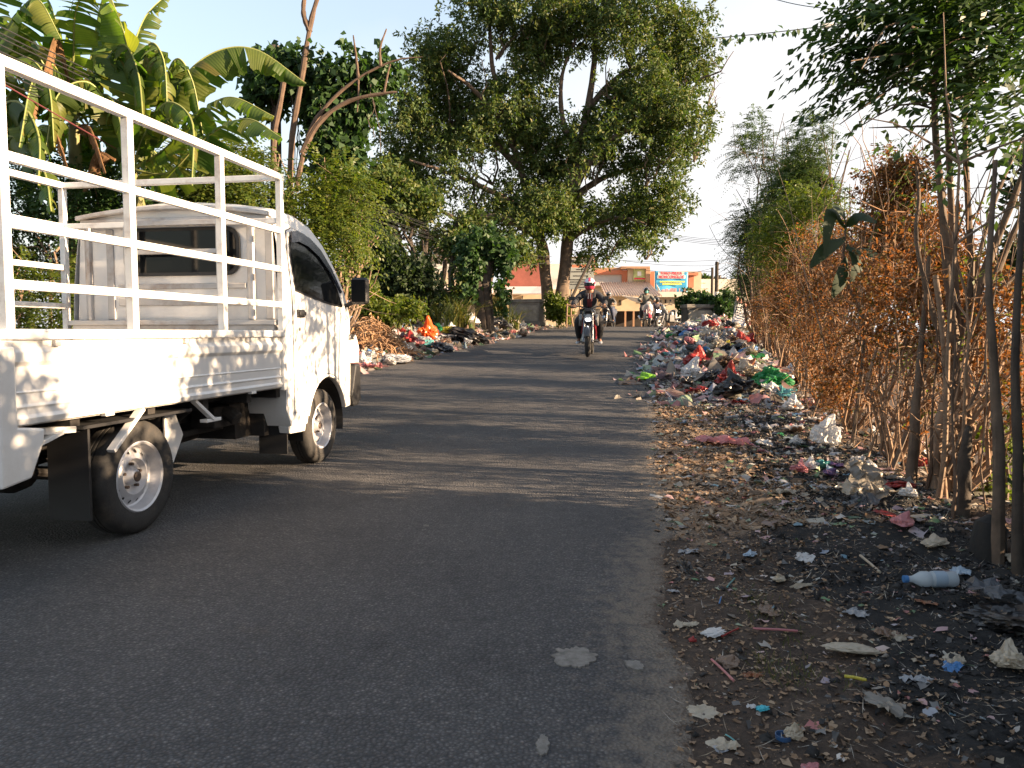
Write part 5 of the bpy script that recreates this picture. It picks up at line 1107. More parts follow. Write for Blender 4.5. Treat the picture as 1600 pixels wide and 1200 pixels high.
def skin(j, edges, root=0, sub=1):
    me = bpy.data.meshes.new('s'); names = list(j); me.from_pydata([j[n][0] for n in names], [(names.index(a), names.index(b_)) for a, b_ in edges], [])
    o = bpy.data.objects.new('s', me); COL.objects.link(o); o.modifiers.new('k', 'SKIN'); s = o.modifiers.new('u', 'SUBSURF'); s.levels = sub+1; s.render_levels = sub+1
    for n, sv in zip(names, me.skin_vertices[0].data): r_ = j[n][1]; sv.radius = (r_, r_) if not isinstance(r_, tuple) else r_
    me.skin_vertices[0].data[root].use_root = True
    bpy.context.view_layer.update(); ev = o.evaluated_get(bpy.context.evaluated_depsgraph_get()).to_mesh()
    r_ = ([v.co.copy() for v in ev.vertices], [tuple(p.vertices) for p in ev.polygons]); bpy.data.objects.remove(o); return r_
def person(label, loc, heading, jacket, trouser, skinc=(.24,.125,.075), helmet='full', hc=((.40,.05,.06),(.45,.45,.48)), hw=.36, hy=.40, hz=1.0, jm=None, shoe=(.06,.06,.07), turn=0, sleeve=True, front=None, mask=None, foot=.30):
    t = thing('person', label, 'person', loc, heading, None, local=True)
    B = {'pelvis':((0,-.20,.88),.125),'belly':((0,-.17,1.00),.12),'chest':((0,-.10,1.18),(.165,.125)),'neck0':((0,-.05,1.32),.075),'neck':((0,-.03,1.38),.052),'head':((0,.0,1.47),.085),'crown':((0,.0,1.54),.075)}
    E = [('pelvis','belly'),('belly','chest'),('chest','neck0'),('neck0','neck'),('neck','head'),('head','crown')]
    for s, n in ((1,'r'),(-1,'l')):
        B.update({'sh'+n:((s*.17,-.08,1.28),.062),'el'+n:((s*.33,.06,1.09),.043),'wr'+n:((s*(hw-.05),hy-.14,hz+.045),.027),'pa'+n:((s*(hw-.055),hy-.06,hz+.030),(.036,.018)),
                  'hp'+n:((s*.10,-.16,.85),.092),'kn'+n:((s*.23,.20,.72),.062),'sh2'+n:((s*.22,.08,.52),.052),'an'+n:((s*.21,-.02,foot+.08),.036),'to'+n:((s*.23,.13,foot+.015),.032)})
        E += [('neck0','sh'+n),('sh'+n,'el'+n),('el'+n,'wr'+n),('wr'+n,'pa'+n),('pelvis','hp'+n),('hp'+n,'kn'+n),('kn'+n,'sh2'+n),('sh2'+n,'an'+n),('an'+n,'to'+n)]
    v, f = skin(B, E); mb = MB().add(v, f)
    for s in (1,-1):          # four fingers curled round the grip and a thumb under it
        for q in range(4):
            x = s*(hw-.085+.021*q); L = (.9,1.0,.96,.8)[q]; y0, z0 = hy-.055, hz+.030
            mb.tube(bez([(x,y0,z0),(x,y0+.03*L,z0+.004),(x,y0+.048*L,z0-.022),(x,y0+.028*L,z0-.046)], 6), [.0095,.009,.009,.0085,.008,.0075,.006], 6)
        mb.tube([(s*(hw-.095),hy-.075,hz+.02),(s*(hw-.108),hy-.05,hz-.002),(s*(hw-.095),hy-.03,hz-.018)], [.011,.010,.007], 6)
    # face: brow, nose, lips and ears on the head
    mb.tube([(0,.083,1.487),(0,.101,1.462),(0,.090,1.452)], [.008,.013,.009], 6); mb.tube([(-.022,.082,1.432),(0,.089,1.430),(.022,.082,1.432)], .006, 6)
    for s in (1,-1): mb.tube([(s*.084,-.005,1.455),(s*.092,-.012,1.475),(s*.086,-.016,1.495)], .009, 6)
    body = mb.build('body', M('skin', skinc, .55, var=.1, bmp=.05), t, sm=True)
    for s in (1,-1): MB().lathe([(.001,.006),(.006,.005),(.009,0)], (s*.030,.082,1.487), 'Y', 8).build('eye', MATS['black_plastic'], body, sm=True)
    sub = {k: B[k] for k in ('pelvis','belly','chest','neck0','neck','shr','elr','wrr','shl','ell','wrl')}; J = {k: (p, tuple(x+.020 for x in (r_ if isinstance(r_, tuple) else (r_, r_)))) for k, (p, r_) in sub.items()}
    J['pelvis'] = ((0,-.2,.86),.15)
    if not sleeve: 
        for n in 'rl': J['wr'+n] = (tuple(V(B['el'+n][0]).lerp(V(B['wr'+n][0]), .12)), .055)
    v, f = skin(J, [(a, b_) for a, b_ in E if a in J and b_ in J]); jk = link('jacket', v, f, jm or M('cloth_'+str(round(sum(jacket)*997)), jacket, .85, var=.3, scale=12, bmp=.3), t, sm=True)
    if front:
        MB().prism([(-.05,1.02),(-.055,1.28),(.055,1.28),(.05,1.02)], lambda a,b_: V((a,-.02+(1.28-b_)*-.28+.06,b_)), lambda a,b_: V((a,-.02+(1.28-b_)*-.28+.10,b_))).build('shirt_front', M('shirt_dark_red', front, .8), jk, bev=.01)
        for s in (1,-1): MB().box((s*.024,.082,1.235),(.014,.01,.11), Matrix.Rotation(-.28,3,'X')).build('shirt_stripe', MATS['cloth_white'], jk)
    sub = {k: B[k] for k in ('pelvis','hpr','knr','sh2r','anr','hpl','knl','sh2l','anl')}; J = {k: (p, r_+.022) for k, (p, r_) in sub.items()}
    v, f = skin(J, [(a, b_) for a, b_ in E if a in J and b_ in J]); link('trousers', v, f, M('cloth_'+str(round(sum(trouser)*991)), trouser, .85, var=.25, scale=12, bmp=.3), t, sm=True)
    for s in (1,-1):
        x = s*.22; m_ = MB(); vs = []
        for y, wx, z1 in ((-.07,.034,.085),(-.02,.040,.10),(.05,.045,.075),(.13,.046,.055),(.18,.036,.04),(.20,.018,.025)):
            for k_ in range(8): a = 2*PI*k_/8; vs.append(V((x+s*(y*.1)+wx*math.cos(a), y, foot-.025+max(0,z1*(.5+.5*math.sin(a))))))
        m_.add(vs, [(i*8+k_,i*8+(k_+1)%8,(i+1)*8+(k_+1)%8,(i+1)*8+k_) for i in range(5) for k_ in range(8)]+[tuple(range(8)),tuple(40+k_ for k_ in range(8))]); m_.build('shoe', M('shoe_'+str(round(sum(shoe)*99)), shoe, .5), t, sm=True)
    # helmet
    vs, fs, fm = [], [], []; NU_, NV = 28, 18
    for i in range(NV+1):
        th = PI*.985*i/NV
        for k_ in range(NU_):
            ph = 2*PI*k_/NU_; x, y, z = math.sin(th)*math.sin(ph), math.sin(th)*math.cos(ph), math.cos(th)
            yy = y*(.150 if y > 0 else .145); zz = z*.140
            if y > .3 and z < -.1: yy += .022*min(1,(-z)*2.5)*(y)
            if z < -.7: zz = -.105-.02*(-z-.7)
            vs.append(V((x*.122*(1-.06*max(0,-z)), yy, 1.482+zz)))
    for i in range(NV):
        for k_ in range(NU_):
            fs.append((i*NU_+k_, i*NU_+(k_+1)%NU_, (i+1)*NU_+(k_+1)%NU_, (i+1)*NU_+k_)); th = PI*.985*(i+.5)/NV; ph = 2*PI*(k_+.5)/NU_; y = math.sin(th)*math.cos(ph); z = math.cos(th)
            c_ = 0
            if y > .42 and -.36 < z < .26: c_ = 2
            elif z < -.3: c_ = 1
            elif z > .42 and abs(math.sin(th)*math.sin(ph)) < .22: c_ = 1
            elif .05 < z < .4 and abs(math.sin(ph)) > .7: c_ = 1
            fm.append(c_)
    if helmet == 'open': keep = [i for i, c_ in enumerate(fm) if not (c_ == 2 or (c_ == 1 and math.cos(PI*.985*((i//NU_)+.5)/NV) < -.3 and math.cos(2*PI*((i%NU_)+.5)/NU_) > .5))]; fs = [fs[i] for i in keep]; fm = [0]*len(fs)
    h = link('helmet', vs, fs, [M('helmet_'+str(round(sum(hc[1])*97)), hc[1], .25, bmp=0, var=.5, scale=9, coat=.6), M('helmet_'+str(round(sum(hc[0])*89)+7), hc[0], .25, bmp=0, var=.2, scale=9, coat=.6), MATS['dark_glass']], t, None, fm, True); so = h.modifiers.new('s','SOLIDIFY'); so.thickness = .008
    if mask: MB().lathe([(.001,.1),(.05,.092),(.07,.06),(.066,.03)], (0,0,1.437), 'Y', 14).build('face_mask', M('mask_teal', mask, .8), t, sm=True)
    return t
RH = PI-R(7)         # heading: towards the camera, back down the road
def put(px, Y, dz=0): return tuple(onroad(W(px, 500, Y).x, Y)+V((0,0,dz+.006)))
p = put(921, 15.95); moto('black naked motorcycle with its headlight on, coming nearest down the road', p, RH-.02, 'naked', (.018,.018,.020), (.30,.03,.04), True, light=9)
person('motorcyclist in a dark jacket and a red and white full-face helmet, nearest of the riders', p, RH-.02, (.020,.022,.028), (.016,.016,.018), front=(.09,.008,.012), hc=((.50,.04,.08),(.50,.50,.56)), shoe=(.5,.5,.52), foot=.28)
p = put(951, 33.5); moto('dark motorcycle half hidden behind the nearest rider', p, RH-.3, 'scooter', (.03,.03,.035), (.05,.10,.2), False, light=9)
person('rider in mottled grey clothes directly behind the nearest motorcyclist', p, RH-.3, (.13,.12,.115), (.05,.06,.10), hc=((.12,.11,.11),(.14,.13,.125)), hw=.32, hz=1.03, jm=M('camo', (.14,.13,.12), .9, var=.8, scale=26))
p = put(1009.5, 31.6); moto('white and red scooter coming over the hump', p, RH+.12, 'scooter', (.55,.50,.50), (.62,.05,.08), False, 'scooter', 'scooter', 9)
person('scooter rider in grey with a black helmet and a teal face mask', p, RH+.12, (.16,.165,.15), (.05,.05,.06), helmet='open', hc=((.02,.02,.02),(.02,.02,.022)), hw=.32, hz=1.03, mask=(.16,.45,.42))
p = put(1026, 35.5, -.05); moto('dark motorcycle with a glaring white headlight behind the white and red scooter', p, RH+.05, 'scooter', (.03,.03,.035), (.05,.05,.06), True, light=60)
person('rider in a black helmet behind the glaring headlight', p, RH+.05, (.13,.12,.15), (.05,.05,.06), hc=((.02,.02,.02),(.022,.022,.025)), hw=.32, hz=1.03)
p = tuple(on(W(1050,500,33).x, 33, .0)); moto('dark scooter with pale panels parked beside the right parapet', p, RH-.9, 'scooter', (.25,.26,.26), (.03,.03,.035), False, 'scooter', 'scooter', 9)
# ------------------------------------------------------------------ rubbish
from mathutils import noise as mn
def bagmesh(seed, flat=.6, knot=True, lv=4, crump=.32):
    bm = bmesh.new(); bmesh.ops.create_icosphere(bm, subdivisions=lv, radius=1); off = V((seed*7.3, seed*3.1, seed*1.7))
    for v in bm.verts:
        d = v.co.normalized(); r = 1+.30*mn.noise(d*1.2+off)
        for f_, a in ((2.2, crump), (4.6, crump*.55), (9.0, crump*.28)): r -= a*abs(mn.noise(d*f_+off*f_))
        p = d*r; p.z *= flat
        if p.z < -.18: p.z = -.18+(p.z+.18)*.15
        if knot and d.z > .88: p += V((.25*(d.z-.88)/.12, .1, .55))*((d.z-.88)/.12)**1.5
        v.co = p
    bm.normal_update(); me = bpy.data.meshes.new('plastic_bag'); bm.to_mesh(me); bm.free(); me.materials.append(None); return me
def sheetmesh(seed, n=12, h=.28, name='plastic_film', ragged=.16):
    vs, fs = [], []; off = V((seed*5.1, seed*2.3, 0)); rs = random.Random(seed)
    for j in range(n+1):
        for i in range(n+1):
            x, y = i/n*2-1, j/n*2-1; e = V((x, y, 0)); m_ = max(abs(x), abs(y)); L = e.length or 1
            e = e/L*m_*(1+.35*mn.noise(V((math.atan2(y,x)*1.5, seed, 0)))) if m_ else e
            if m_ == 1: e *= 1+rs.uniform(-ragged, ragged*.4)
            z = h*(abs(mn.noise(e*1.6+off))*1.6+abs(mn.noise(e*4+off))*.8+abs(mn.noise(e*9+off))*.35)-h*.25*m_*m_
            e += V((mn.noise(e*3+off), mn.noise(e*3-off), 0))*.22; vs.append(V((e.x, e.y*.75, z)))
    fs = [(j*(n+1)+i, j*(n+1)+i+1, (j+1)*(n+1)+i+1, (j+1)*(n+1)+i) for j in range(n) for i in range(n)]
    me = bpy.data.meshes.new(name); me.from_pydata([tuple(v) for v in vs], [], fs); me.materials.append(None); return me
BAGS = [bagmesh(i, random.choice([.45,.55,.7]), i % 2 == 0, 4, random.choice([.35,.5,.65])) for i in range(10)]
FILMS = [sheetmesh(i+20) for i in range(10)]
def pm(name, col, rough=.32, trans=.25, var=.18, dirt=(.16,.13,.10), da=.55):
    return M('plastic_'+name, col, rough, var=var, scale=2.2, bmp=.25, dirt=dirt, dirt_amt=da, trans=trans)
PC = {'white':(.66,.65,.64),'pale grey':(.36,.37,.39),'black':(.016,.016,.018),'red':(.34,.035,.032),'pink':(.55,.22,.23),'green':(.03,.28,.09),'blue':(.08,.24,.52),'yellow':(.55,.46,.05),
      'purple':(.14,.08,.20),'teal':(.12,.38,.38),'brown':(.16,.10,.065),'cream':(.50,.43,.33),'smoke':(.24,.22,.19),'rust':(.30,.12,.055),'orange':(.72,.12,.02),'dark grey':(.07,.075,.085),'lime':(.25,.55,.03),'light blue':(.40,.50,.60)}
for k_, c_ in PC.items(): pm(k_.replace(' ','_'), c_, trans=.12 if k_ in ('black','brown','dark grey') else .3)
def inst(me, name, p, sc_, rot, col, label, cat, grp=None):
    o = bpy.data.objects.new(name, me); COL.objects.link(o); o.location = p; o.scale = sc_; o.rotation_euler = rot
    o.material_slots[0].link = 'OBJECT'; o.material_slots[0].material = MATS['plastic_'+col.replace(' ','_')] ; return tag(o, label, cat, grp)
wcol = (['white']*34+['pale grey']*22+['black']*12+['red']*5+['pink']*8+['green']*2+['blue']*2+['light blue']*6+['yellow']*1+['purple']*3+['teal']*3+['brown']*8+['cream']*10+['rust']*2+['dark grey']*9)
def scatter_items(n, side, yr, dm, ds, zone, kind, smin, smax, hv):
    for i in range(n):
        Y = yr[0]+(yr[1]-yr[0])*random.random()**.9; dd = random.gauss(dm, ds)
        x = xR(Y)+dd if side > 0 else xL(Y)-dd
        if dd < -.55: continue
        c_ = random.choice(wcol); s = random.uniform(smin, smax)*random.choice([.7,1,1,1.35]); p = on(x, Y, s*(.10 if kind == 'bag' else .02)+random.random()*hv)
        if kind == 'bag': inst(random.choice(BAGS), 'plastic_bag', p, (s*.5*random.uniform(.8,1.3), s*.5*random.uniform(.8,1.2), s*.5*random.uniform(.7,1.1)), (random.uniform(-.5,.5), random.uniform(-.5,.5), random.uniform(0,6.3)), c_, '%s crumpled plastic bag lying in the %s' % (c_, zone), 'plastic bag', '%s bags in the %s' % (c_, zone))
        else: inst(random.choice(FILMS), 'plastic_film', p, (s*.55, s*.55, s*.6), (random.uniform(-.45,.45), random.uniform(-.45,.45), random.uniform(0,6.3)), c_, '%s ragged plastic sheet lying in the %s' % (c_, zone), 'plastic sheet', '%s sheets in the %s' % (c_, zone))
scatter_items(150, 1, (10.2,26), 1.25, .55, 'right rubbish heap', 'bag', .15, .34, .10)
scatter_items(100, -1, (12.6,25), .95, .55, 'left rubbish heap', 'bag', .15, .34, .08)
scatter_items(120, 1, (10.0,26), .95, .65, 'right rubbish heap', 'film', .16, .38, .05)
scatter_items(80, -1, (12.4,27), .7, .55, 'left rubbish heap', 'film', .16, .36, .04)
scatter_items(46, 1, (4.4,10), 1.35, .55, 'burnt litter of the right verge', 'film', .06, .17, .01)
scatter_items(22, 1, (5.2,10), 1.5, .45, 'burnt litter of the right verge', 'bag', .07, .17, .0)
def hero(px, py, kind, col, s, label, cat='plastic bag', rot=None, sx=1, sy=1, sz=1, name=None, lift=0, k=None):
    p = hit(px, py); me = (BAGS if kind == 'bag' else FILMS)[(k if k is not None else random.randint(0,9))]
    p.z += s*(.16 if kind == 'bag' else .02)+lift
    return inst(me, name or ('plastic_bag' if kind == 'bag' else 'plastic_film'), p, (s*.5*sx, s*.5*sy, s*.5*sz), rot or (random.uniform(-.2,.2), random.uniform(-.2,.2), random.uniform(0,6.3)), col, label, cat)
# featured bags, right heap
hero(1150,618,'bag','black',.56,'big black bag at the near end of the right heap, before a red one',sx=1.1,sz=.9,k=0); hero(1140,600,'bag','red',.50,'red bag pressed against the big black bag',sz=1.15,k=2)
hero(1204,602,'bag','green',.58,'large green sack at the fence side of the right heap','sack',sx=1.25,sy=.8,k=1,name='sack'); hero(1083,592,'bag','white',.46,'puffy white bag left of the red and black bags',sz=1.2,k=4)
hero(1090,572,'bag','red',.50,'bright red bag just behind the puffy white bag',k=6,sx=1.3); hero(1104,562,'film','green',.42,'green sheet draped beside the bright red bag','plastic sheet')
hero(1134,572,'bag','brown',.48,'reddish brown bag in the middle of the right heap',k=3); hero(1110,512,'bag','red',.46,'red bag on the crest of the right heap',k=5,sx=1.2); hero(1082,522,'bag','purple',.46,'purple bag near the top of the right heap',k=7)
hero(1064,536,'film','blue',.46,'blue sheet on the road side of the right heap','plastic sheet'); hero(1158,536,'bag','red',.44,'round red bag by the fence end of the right heap',k=8); hero(1139,549,'bag','yellow',.30,'yellow bag amid the right heap')
hero(1154,556,'bag','black',.50,'black bag below the yellow bag',k=9,sz=1.3); hero(1170,562,'film','green',.5,'dark green sheet above the green sack','plastic sheet'); hero(1180,572,'film','white',.5,'white paper sheet standing behind the green sack','paper',rot=(.7,.2,.4),name='paper_sheet')
hero(1026,598,'film','black',.55,'black sheet spread on the asphalt beside the lime sheet','plastic sheet',sx=1.2,sz=.8); hero(1010,594,'bag','lime',.34,'lime green sheet lying on the road edge','plastic sheet',sx=1.4,sz=.6,name='plastic_film'); hero(985,602,'bag','brown',.26,'dark brown scrap at the road end of the lime sheet','scrap',sx=1.6,sz=.5,name='scrap')
hero(1120,545,'bag','cream',.40,'cream sack in the upper right heap',k=1); hero(1055,560,'film','pink',.5,'pink torn sheet on the road side of the right heap','plastic sheet'); hero(1165,590,'bag','cream',.50,'cream and pink bag left of the green sack',k=2); hero(1110,592,'bag','dark grey',.4,'dark bag between the puffy white bag and the red bag',k=3)
hero(1155,628,'film','red',.3,'red scrap under the big black bag','plastic sheet'); hero(1130,690,'film','pink',.42,'long pink torn sheet on the dry edge of the verge','plastic sheet',sx=1.6,sy=.6); hero(1240,640,'bag','white',.28,'white bag near the fence foot past the green sack'); hero(1290,690,'bag','white',.3,'white bag leaning on the fence stems',sz=1.3)
# left heap
hero(668,528,'bag','orange',.60,'bright orange bag standing on the left heap',sz=1.5,k=4); hero(682,518,'bag','green',.42,'green bag behind the orange bag',k=1); hero(696,520,'bag','yellow',.5,'mustard yellow bag right of the orange bag',k=3,sx=1.2)
hero(728,534,'bag','black',.95,'large black sack in the middle of the left heap','sack',sx=1.3,sz=.8,k=5,name='sack'); hero(734,514,'bag','white',.6,'white bag on top of the large black sack',k=6,sz=.8,lift=.1); hero(692,548,'bag','dark grey',.6,'dark grey bag at the road edge of the left heap',sx=1.3,k=7,sz=.8)
hero(640,536,'bag','red',.45,'crimson bag beside the palm fronds',k=8); hero(618,568,'bag','pale grey',.6,'long pale grey bag at the foot of the palm fronds',sx=1.5,sz=.7,k=9); hero(620,514,'bag','purple',.5,'purple bag behind the palm fronds',k=2); hero(582,574,'film','pink',.5,'pink sheet at the road edge nearest the truck','plastic sheet')
hero(632,548,'bag','white',.34,'white bag right of the palm fronds',k=0); hero(700,530,'film','pale grey',.8,'grey translucent sheet left of the large black sack','plastic sheet'); hero(780,512,'bag','dark grey',.7,'dark tyre-grey bag at the far end of the left heap',sx=1.4,k=1); hero(808,517,'film','white',.6,'white sheet near the left parapet','plastic sheet'); hero(850,515,'film','red',.4,'red scrap below the left parapet','plastic sheet')
# palm-frond heap
M('frond', (.30,.17,.085), .8, var=.5, scale=5); fb_ = hit(588,556); mb = MB()
for i in range(420):
    a = fb_+V((random.gauss(-.1,.38), random.gauss(.5,.4), 0)); a.z = float(gz(a.x,a.y))+max(0,.62-.9*abs(a.x-fb_.x+.15))*random.random(); d = V((random.gauss(0,1),random.gauss(0,.7),random.gauss(-.1,.45))).normalized()*random.uniform(.2,.55)
    mb.tube(curve3(a-d*.5, a+d*.5, random.uniform(-.02,.12), 4, None, .03), [.012,.014,.012,.008,.004], 4, cap=False)
tag(mb.build('palm_fronds', MATS['frond'], None, tuple(fb_), fix=False), 'heap of dry brown palm fronds at the near end of the left rubbish', 'palm fronds', kind='stuff')
# ---- near litter, each its own thing
hero(1116,985,'bag','white',.085,'flattened white oval wrapper near the asphalt edge','wrapper',rot=(0,0,.5),sx=1.35,sy=.9,sz=.35,name='wrapper',k=3); hero(1070,972,'film','cream',.085,'pale torn paper left of the white oval wrapper','paper',name='torn_paper')
hero(1330,1015,'bag','cream',.125,'cream folded pad lying alone on the dark soil','pad',rot=(0,0,-.25),sx=1.5,sy=.55,sz=.45,name='folded_pad',k=5); hero(1052,918,'film','pale grey',.06,'curled grey leaf-like scrap on the asphalt edge','scrap',name='scrap'); hero(1096,1104,'film','cream',.10,'torn piece of pale cardboard by the road at the bottom','cardboard',name='torn_cardboard',sz=.5)
hero(1240,1143,'bag','cream',.06,'tan shell beside the dark blue bottle top','shell',name='shell',sy=.7); hero(1172,865,'bag','light blue',.07,'white foam lump on the soil above the straws','foam',name='foam_lump',sx=1.3,sz=.6); hero(1258,868,'film','white',.11,'white bag scrap on the black ash','plastic sheet')
hero(1447,936,'film','rust',.11,'flat rusty-orange card below the water bottle','card',name='card',sz=.3,sx=.8); hero(1565,975,'bag','black',.24,'black plastic bag at the right edge of the photo',sx=1.4,sz=.7); hero(1550,950,'film','dark grey',.24,'grey-black sheet on top of the black bag at the right edge','plastic sheet',lift=.06)
hero(1460,848,'bag','cream',.12,'cream foam cup pieces near the charred stump','foam cup',sx=1.3,sz=.7,name='foam_cup'); hero(1352,775,'film','smoke',.30,'large translucent grey sheet snagged upright by the dead saplings','plastic sheet',rot=(.9,.15,.3),sy=1.3,lift=.1,k=4); hero(1335,765,'film','cream',.3,'tan sheet at the left foot of the snagged grey sheet','plastic sheet')
hero(1405,762,'bag','red',.18,'red and white packet at the foot of the fence','packet',sx=1.4,sz=.7,name='packet'); hero(1420,770,'bag','white',.13,'white end of the red packet by the fence','packet',name='packet'); hero(1485,1040,'film','blue',.09,'dark blue scrap beside a beige one on the right','scrap',name='scrap'); hero(1490,1028,'film','cream',.08,'beige scrap beside the dark blue one','scrap',name='scrap')
hero(1580,1035,'bag','cream',.12,'crumpled beige tissue at the right edge','tissue',name='tissue'); hero(1430,1055,'film','pale grey',.10,'grey crumpled film on the soil, lower right','plastic sheet'); hero(1262,910,'film','cream',.13,'long cream paper strip on the ash','paper',sx=1.5,sy=.4,sz=.5,name='paper_strip'); hero(1218,903,'bag','cream',.06,'small tan card curl above the straws','card',name='card')
hero(1202,948,'film','brown',.11,'dull brown leaf right of the white oval wrapper','leaf',sz=.5,name='dry_leaf'); hero(1383,984,'film','brown',.11,'brown leaf right of the cream pad','leaf',name='dry_leaf'); hero(1400,992,'film','cream',.07,'small pale curl by the brown leaf','scrap',name='scrap'); hero(1176,1048,'film','rust',.07,'orange-brown scrap right of the diagonal straw','scrap',name='scrap')
hero(1140,1030,'bag','brown',.08,'grey-brown lump above the diagonal straw','lump',name='lump',sz=.6); hero(1072,884,'film','black',.15,'black plastic strip at the asphalt edge','plastic sheet',sx=1.3,sy=.6); hero(1075,858,'film','pale grey',.10,'pale ragged film behind the black strip','plastic sheet'); hero(1265,1192,'film','pink',.05,'pink petal-like scrap at the bottom edge','scrap',name='scrap')
hero(1412,818,'bag','pink',.13,'red and white paper cup on the verge','paper cup',name='paper_cup'); hero(1082,994,'bag','red',.028,'small red crumb left of the white oval wrapper','scrap',sx=1.6,name='scrap'); hero(1500,890,'film','light blue',.11,'blue and red wrapper right of the water bottle','wrapper',name='wrapper'); hero(1600,880,'film','cream',.2,'cream paper by the last trunk','paper',name='torn_paper')
hero(1250,735,'bag','pink',.16,'small pink bag in the burnt litter',k=2); hero(1268,728,'bag','white',.14,'small white bag beside the pink one',k=4); hero(1225,770,'film','cream',.22,'pinkish plate-shaped film at the ash edge','plastic sheet'); hero(1390,800,'film','red',.22,'dark red flat scrap near the paper cup','plastic sheet',sz=.4)
hero(1340,955,'film','pale grey',.10,'grey fibre wad on the soil','scrap',name='scrap'); hero(1385,1100,'film','smoke',.11,'ashy fibre clump at the lower right','scrap',name='scrap',sx=1.4); hero(1130,1158,'film','cream',.08,'pale scrap under the torn cardboard','scrap',name='scrap')
def straw(a, b_, r_, col, label, cat='straw', name='drinking_straw'):
    A = hit(*a); B_ = hit(*b_); up = V((0,0,r_+.006)); o = MB().tube([A+up, A.lerp(B_,.5)+up*1.15, B_+up], r_, 8).build(name, MATS['plastic_'+col], None, tuple(A), sm=True); tag(o, label, cat)
straw((1177,979),(1246,983),.0042,'pink','pink drinking straw lying level on the soil'); straw((1112,1026),(1146,1061),.0040,'pink','pink drinking straw lying at a slant, nearest the asphalt'); straw((1128,992),(1154,979),.003,'red','thin red stick beside the white oval wrapper','stick','plastic_stick')
straw((1136,914),(1148,901),.003,'teal','short teal stick above the wrapper','stick','plastic_stick'); straw((1124,940),(1127,930),.003,'blue','tiny blue stick above the white oval wrapper','stick','plastic_stick'); straw((1134,1145),(1148,1154),.002,'teal','thin teal stick at the bottom','stick','plastic_stick')
straw((1320,1056),(1354,1060),.005,'yellow','pale green stalk on the soil','stalk','stalk'); straw((1344,870),(1375,892),.006,'cream','pale curved bone-like stick leading to the bottle','stick','stick')
# sachet with twisted tail, bottle top, bottle
p = hit(1192,1103); t = thing('sweet_wrapper', 'turquoise oval sachet with a twisted white end', 'wrapper', tuple(p)); me = BAGS[3]
v = [p+V((a.co.x*.024, a.co.y*.017, a.co.z*.014+.006)) for a in me.vertices]; f = [tuple(q.vertices) for q in me.polygons]; link('sachet', v, f, pm('turquoise', (.05,.42,.50), trans=.1), t)
fl = FILMS[2]; link('twisted_end', [p+V((a.co.x*.014-.030, a.co.y*.012+.008, a.co.z*.02+.006)) for a in fl.vertices], [tuple(q.vertices) for q in fl.polygons], MATS['plastic_white'], t)
p = hit(1224,1146); t = thing('bottle_top', 'dark blue plastic bottle top lying open side up', 'bottle top', tuple(p)); MB().lathe([(.001,.002),(.018,.002),(.020,.004),(.021,.016),(.019,.016),(.018,.005),(.001,.005)], p, 'Z', 20).build('cap', pm('navy', (.03,.08,.18), trans=0), t, sm=True)
p = hit(1425,914); t = thing('water_bottle', 'clear crushed water bottle with a blue cap lying on the ash', 'bottle', tuple(p)); q = p+V((.10,0,.032))
bt_ = M('bottle_plastic', (.60,.66,.70), .12, var=.15, scale=8, bmp=.3, trans=.5)
pr = [(.012,-.118),(.013,-.10),(.018,-.09),(.031,-.065),(.032,-.04),(.028,-.03),(.032,-.02),(.029,0),(.032,.02),(.029,.04),(.032,.06),(.028,.075),(.020,.078),(.001,.074)]
MB().lathe(pr, q, 'X', 20).build('bottle_body', bt_, t, sm=True); MB().lathe([(.001,-.136),(.0145,-.135),(.0145,-.118),(.001,-.118)], q, 'X', 16).build('cap', MATS['plastic_blue'], t); MB().lathe([(.0325,-.018),(.0328,0),(.0325,.03)], q, 'X', 20).build('label_band', MATS['plastic_light_blue'], t, sm=True)
# ---- stuff nobody could count
def patchgrid(P, size, mode):
    """crumpled 3x3-point scraps at points P"""
    n = len(P); th = RNG.random(n)*2*PI; el = RNG.normal(size=(n,2))*(.35 if mode == 'flat' else .7); a = np.stack([np.cos(th), np.sin(th), el[:,0]*.6], 1); b_ = np.stack([-np.sin(th), np.cos(th), el[:,1]*.6], 1); nr = np.cross(a, b_)
    asp = (.35+.6*RNG.random(n))[:,None]; size = size[:,None]; vs = np.empty((n,9,3)); k_ = 0
    for j in (-1,0,1):
        for i in (-1,0,1):
            jt = RNG.normal(size=(n,2))*.22; vs[:,k_] = P+a*size*(i+jt[:,:1])+b_*size*asp*(j+jt[:,1:])+nr*size*RNG.normal(size=(n,1))*.30; k_ += 1
    base = np.arange(n)[:,None]*9; q = np.array([[0,1,4,3],[1,2,5,4],[3,4,7,6],[4,5,8,7]]); f = (base[:,:,None]+q[None]).reshape(-1,4)
    v = vs.reshape(-1,3); g = gz(v[:,0], v[:,1])+.002; v[:,2] = np.maximum(v[:,2], g); return v, f
def zpts(n, yr, dm, ds, side=1, p_=1.0, dmin=-.25):
    Y = yr[0]+(yr[1]-yr[0])*RNG.random(n)**p_; d = dm+ds*RNG.normal(size=n); d = np.where(d < dmin, dmin+np.abs(RNG.normal(size=n))*.5, d); X = (xR(Y)+d) if side > 0 else (xL(Y)-d); return np.stack([X, Y, gz(X,Y)+.003], 1)
sm_ = leafmat('scraps', [(.50,.48,.45),(.22,.18,.14),(.60,.57,.53),(.42,.16,.15),(.20,.16,.13),(.34,.36,.40),(.55,.30,.28),(.12,.25,.34),(.40,.33,.24),(.08,.08,.08),(.14,.26,.12),(.46,.42,.36)], .2, .5, (1,1,1))
lm_ = leafmat('litter_leaves', [(.16,.10,.055),(.30,.19,.11),(.09,.055,.035),(.40,.29,.19),(.20,.13,.08),(.11,.07,.042)], .15, .75, (1,1,1))
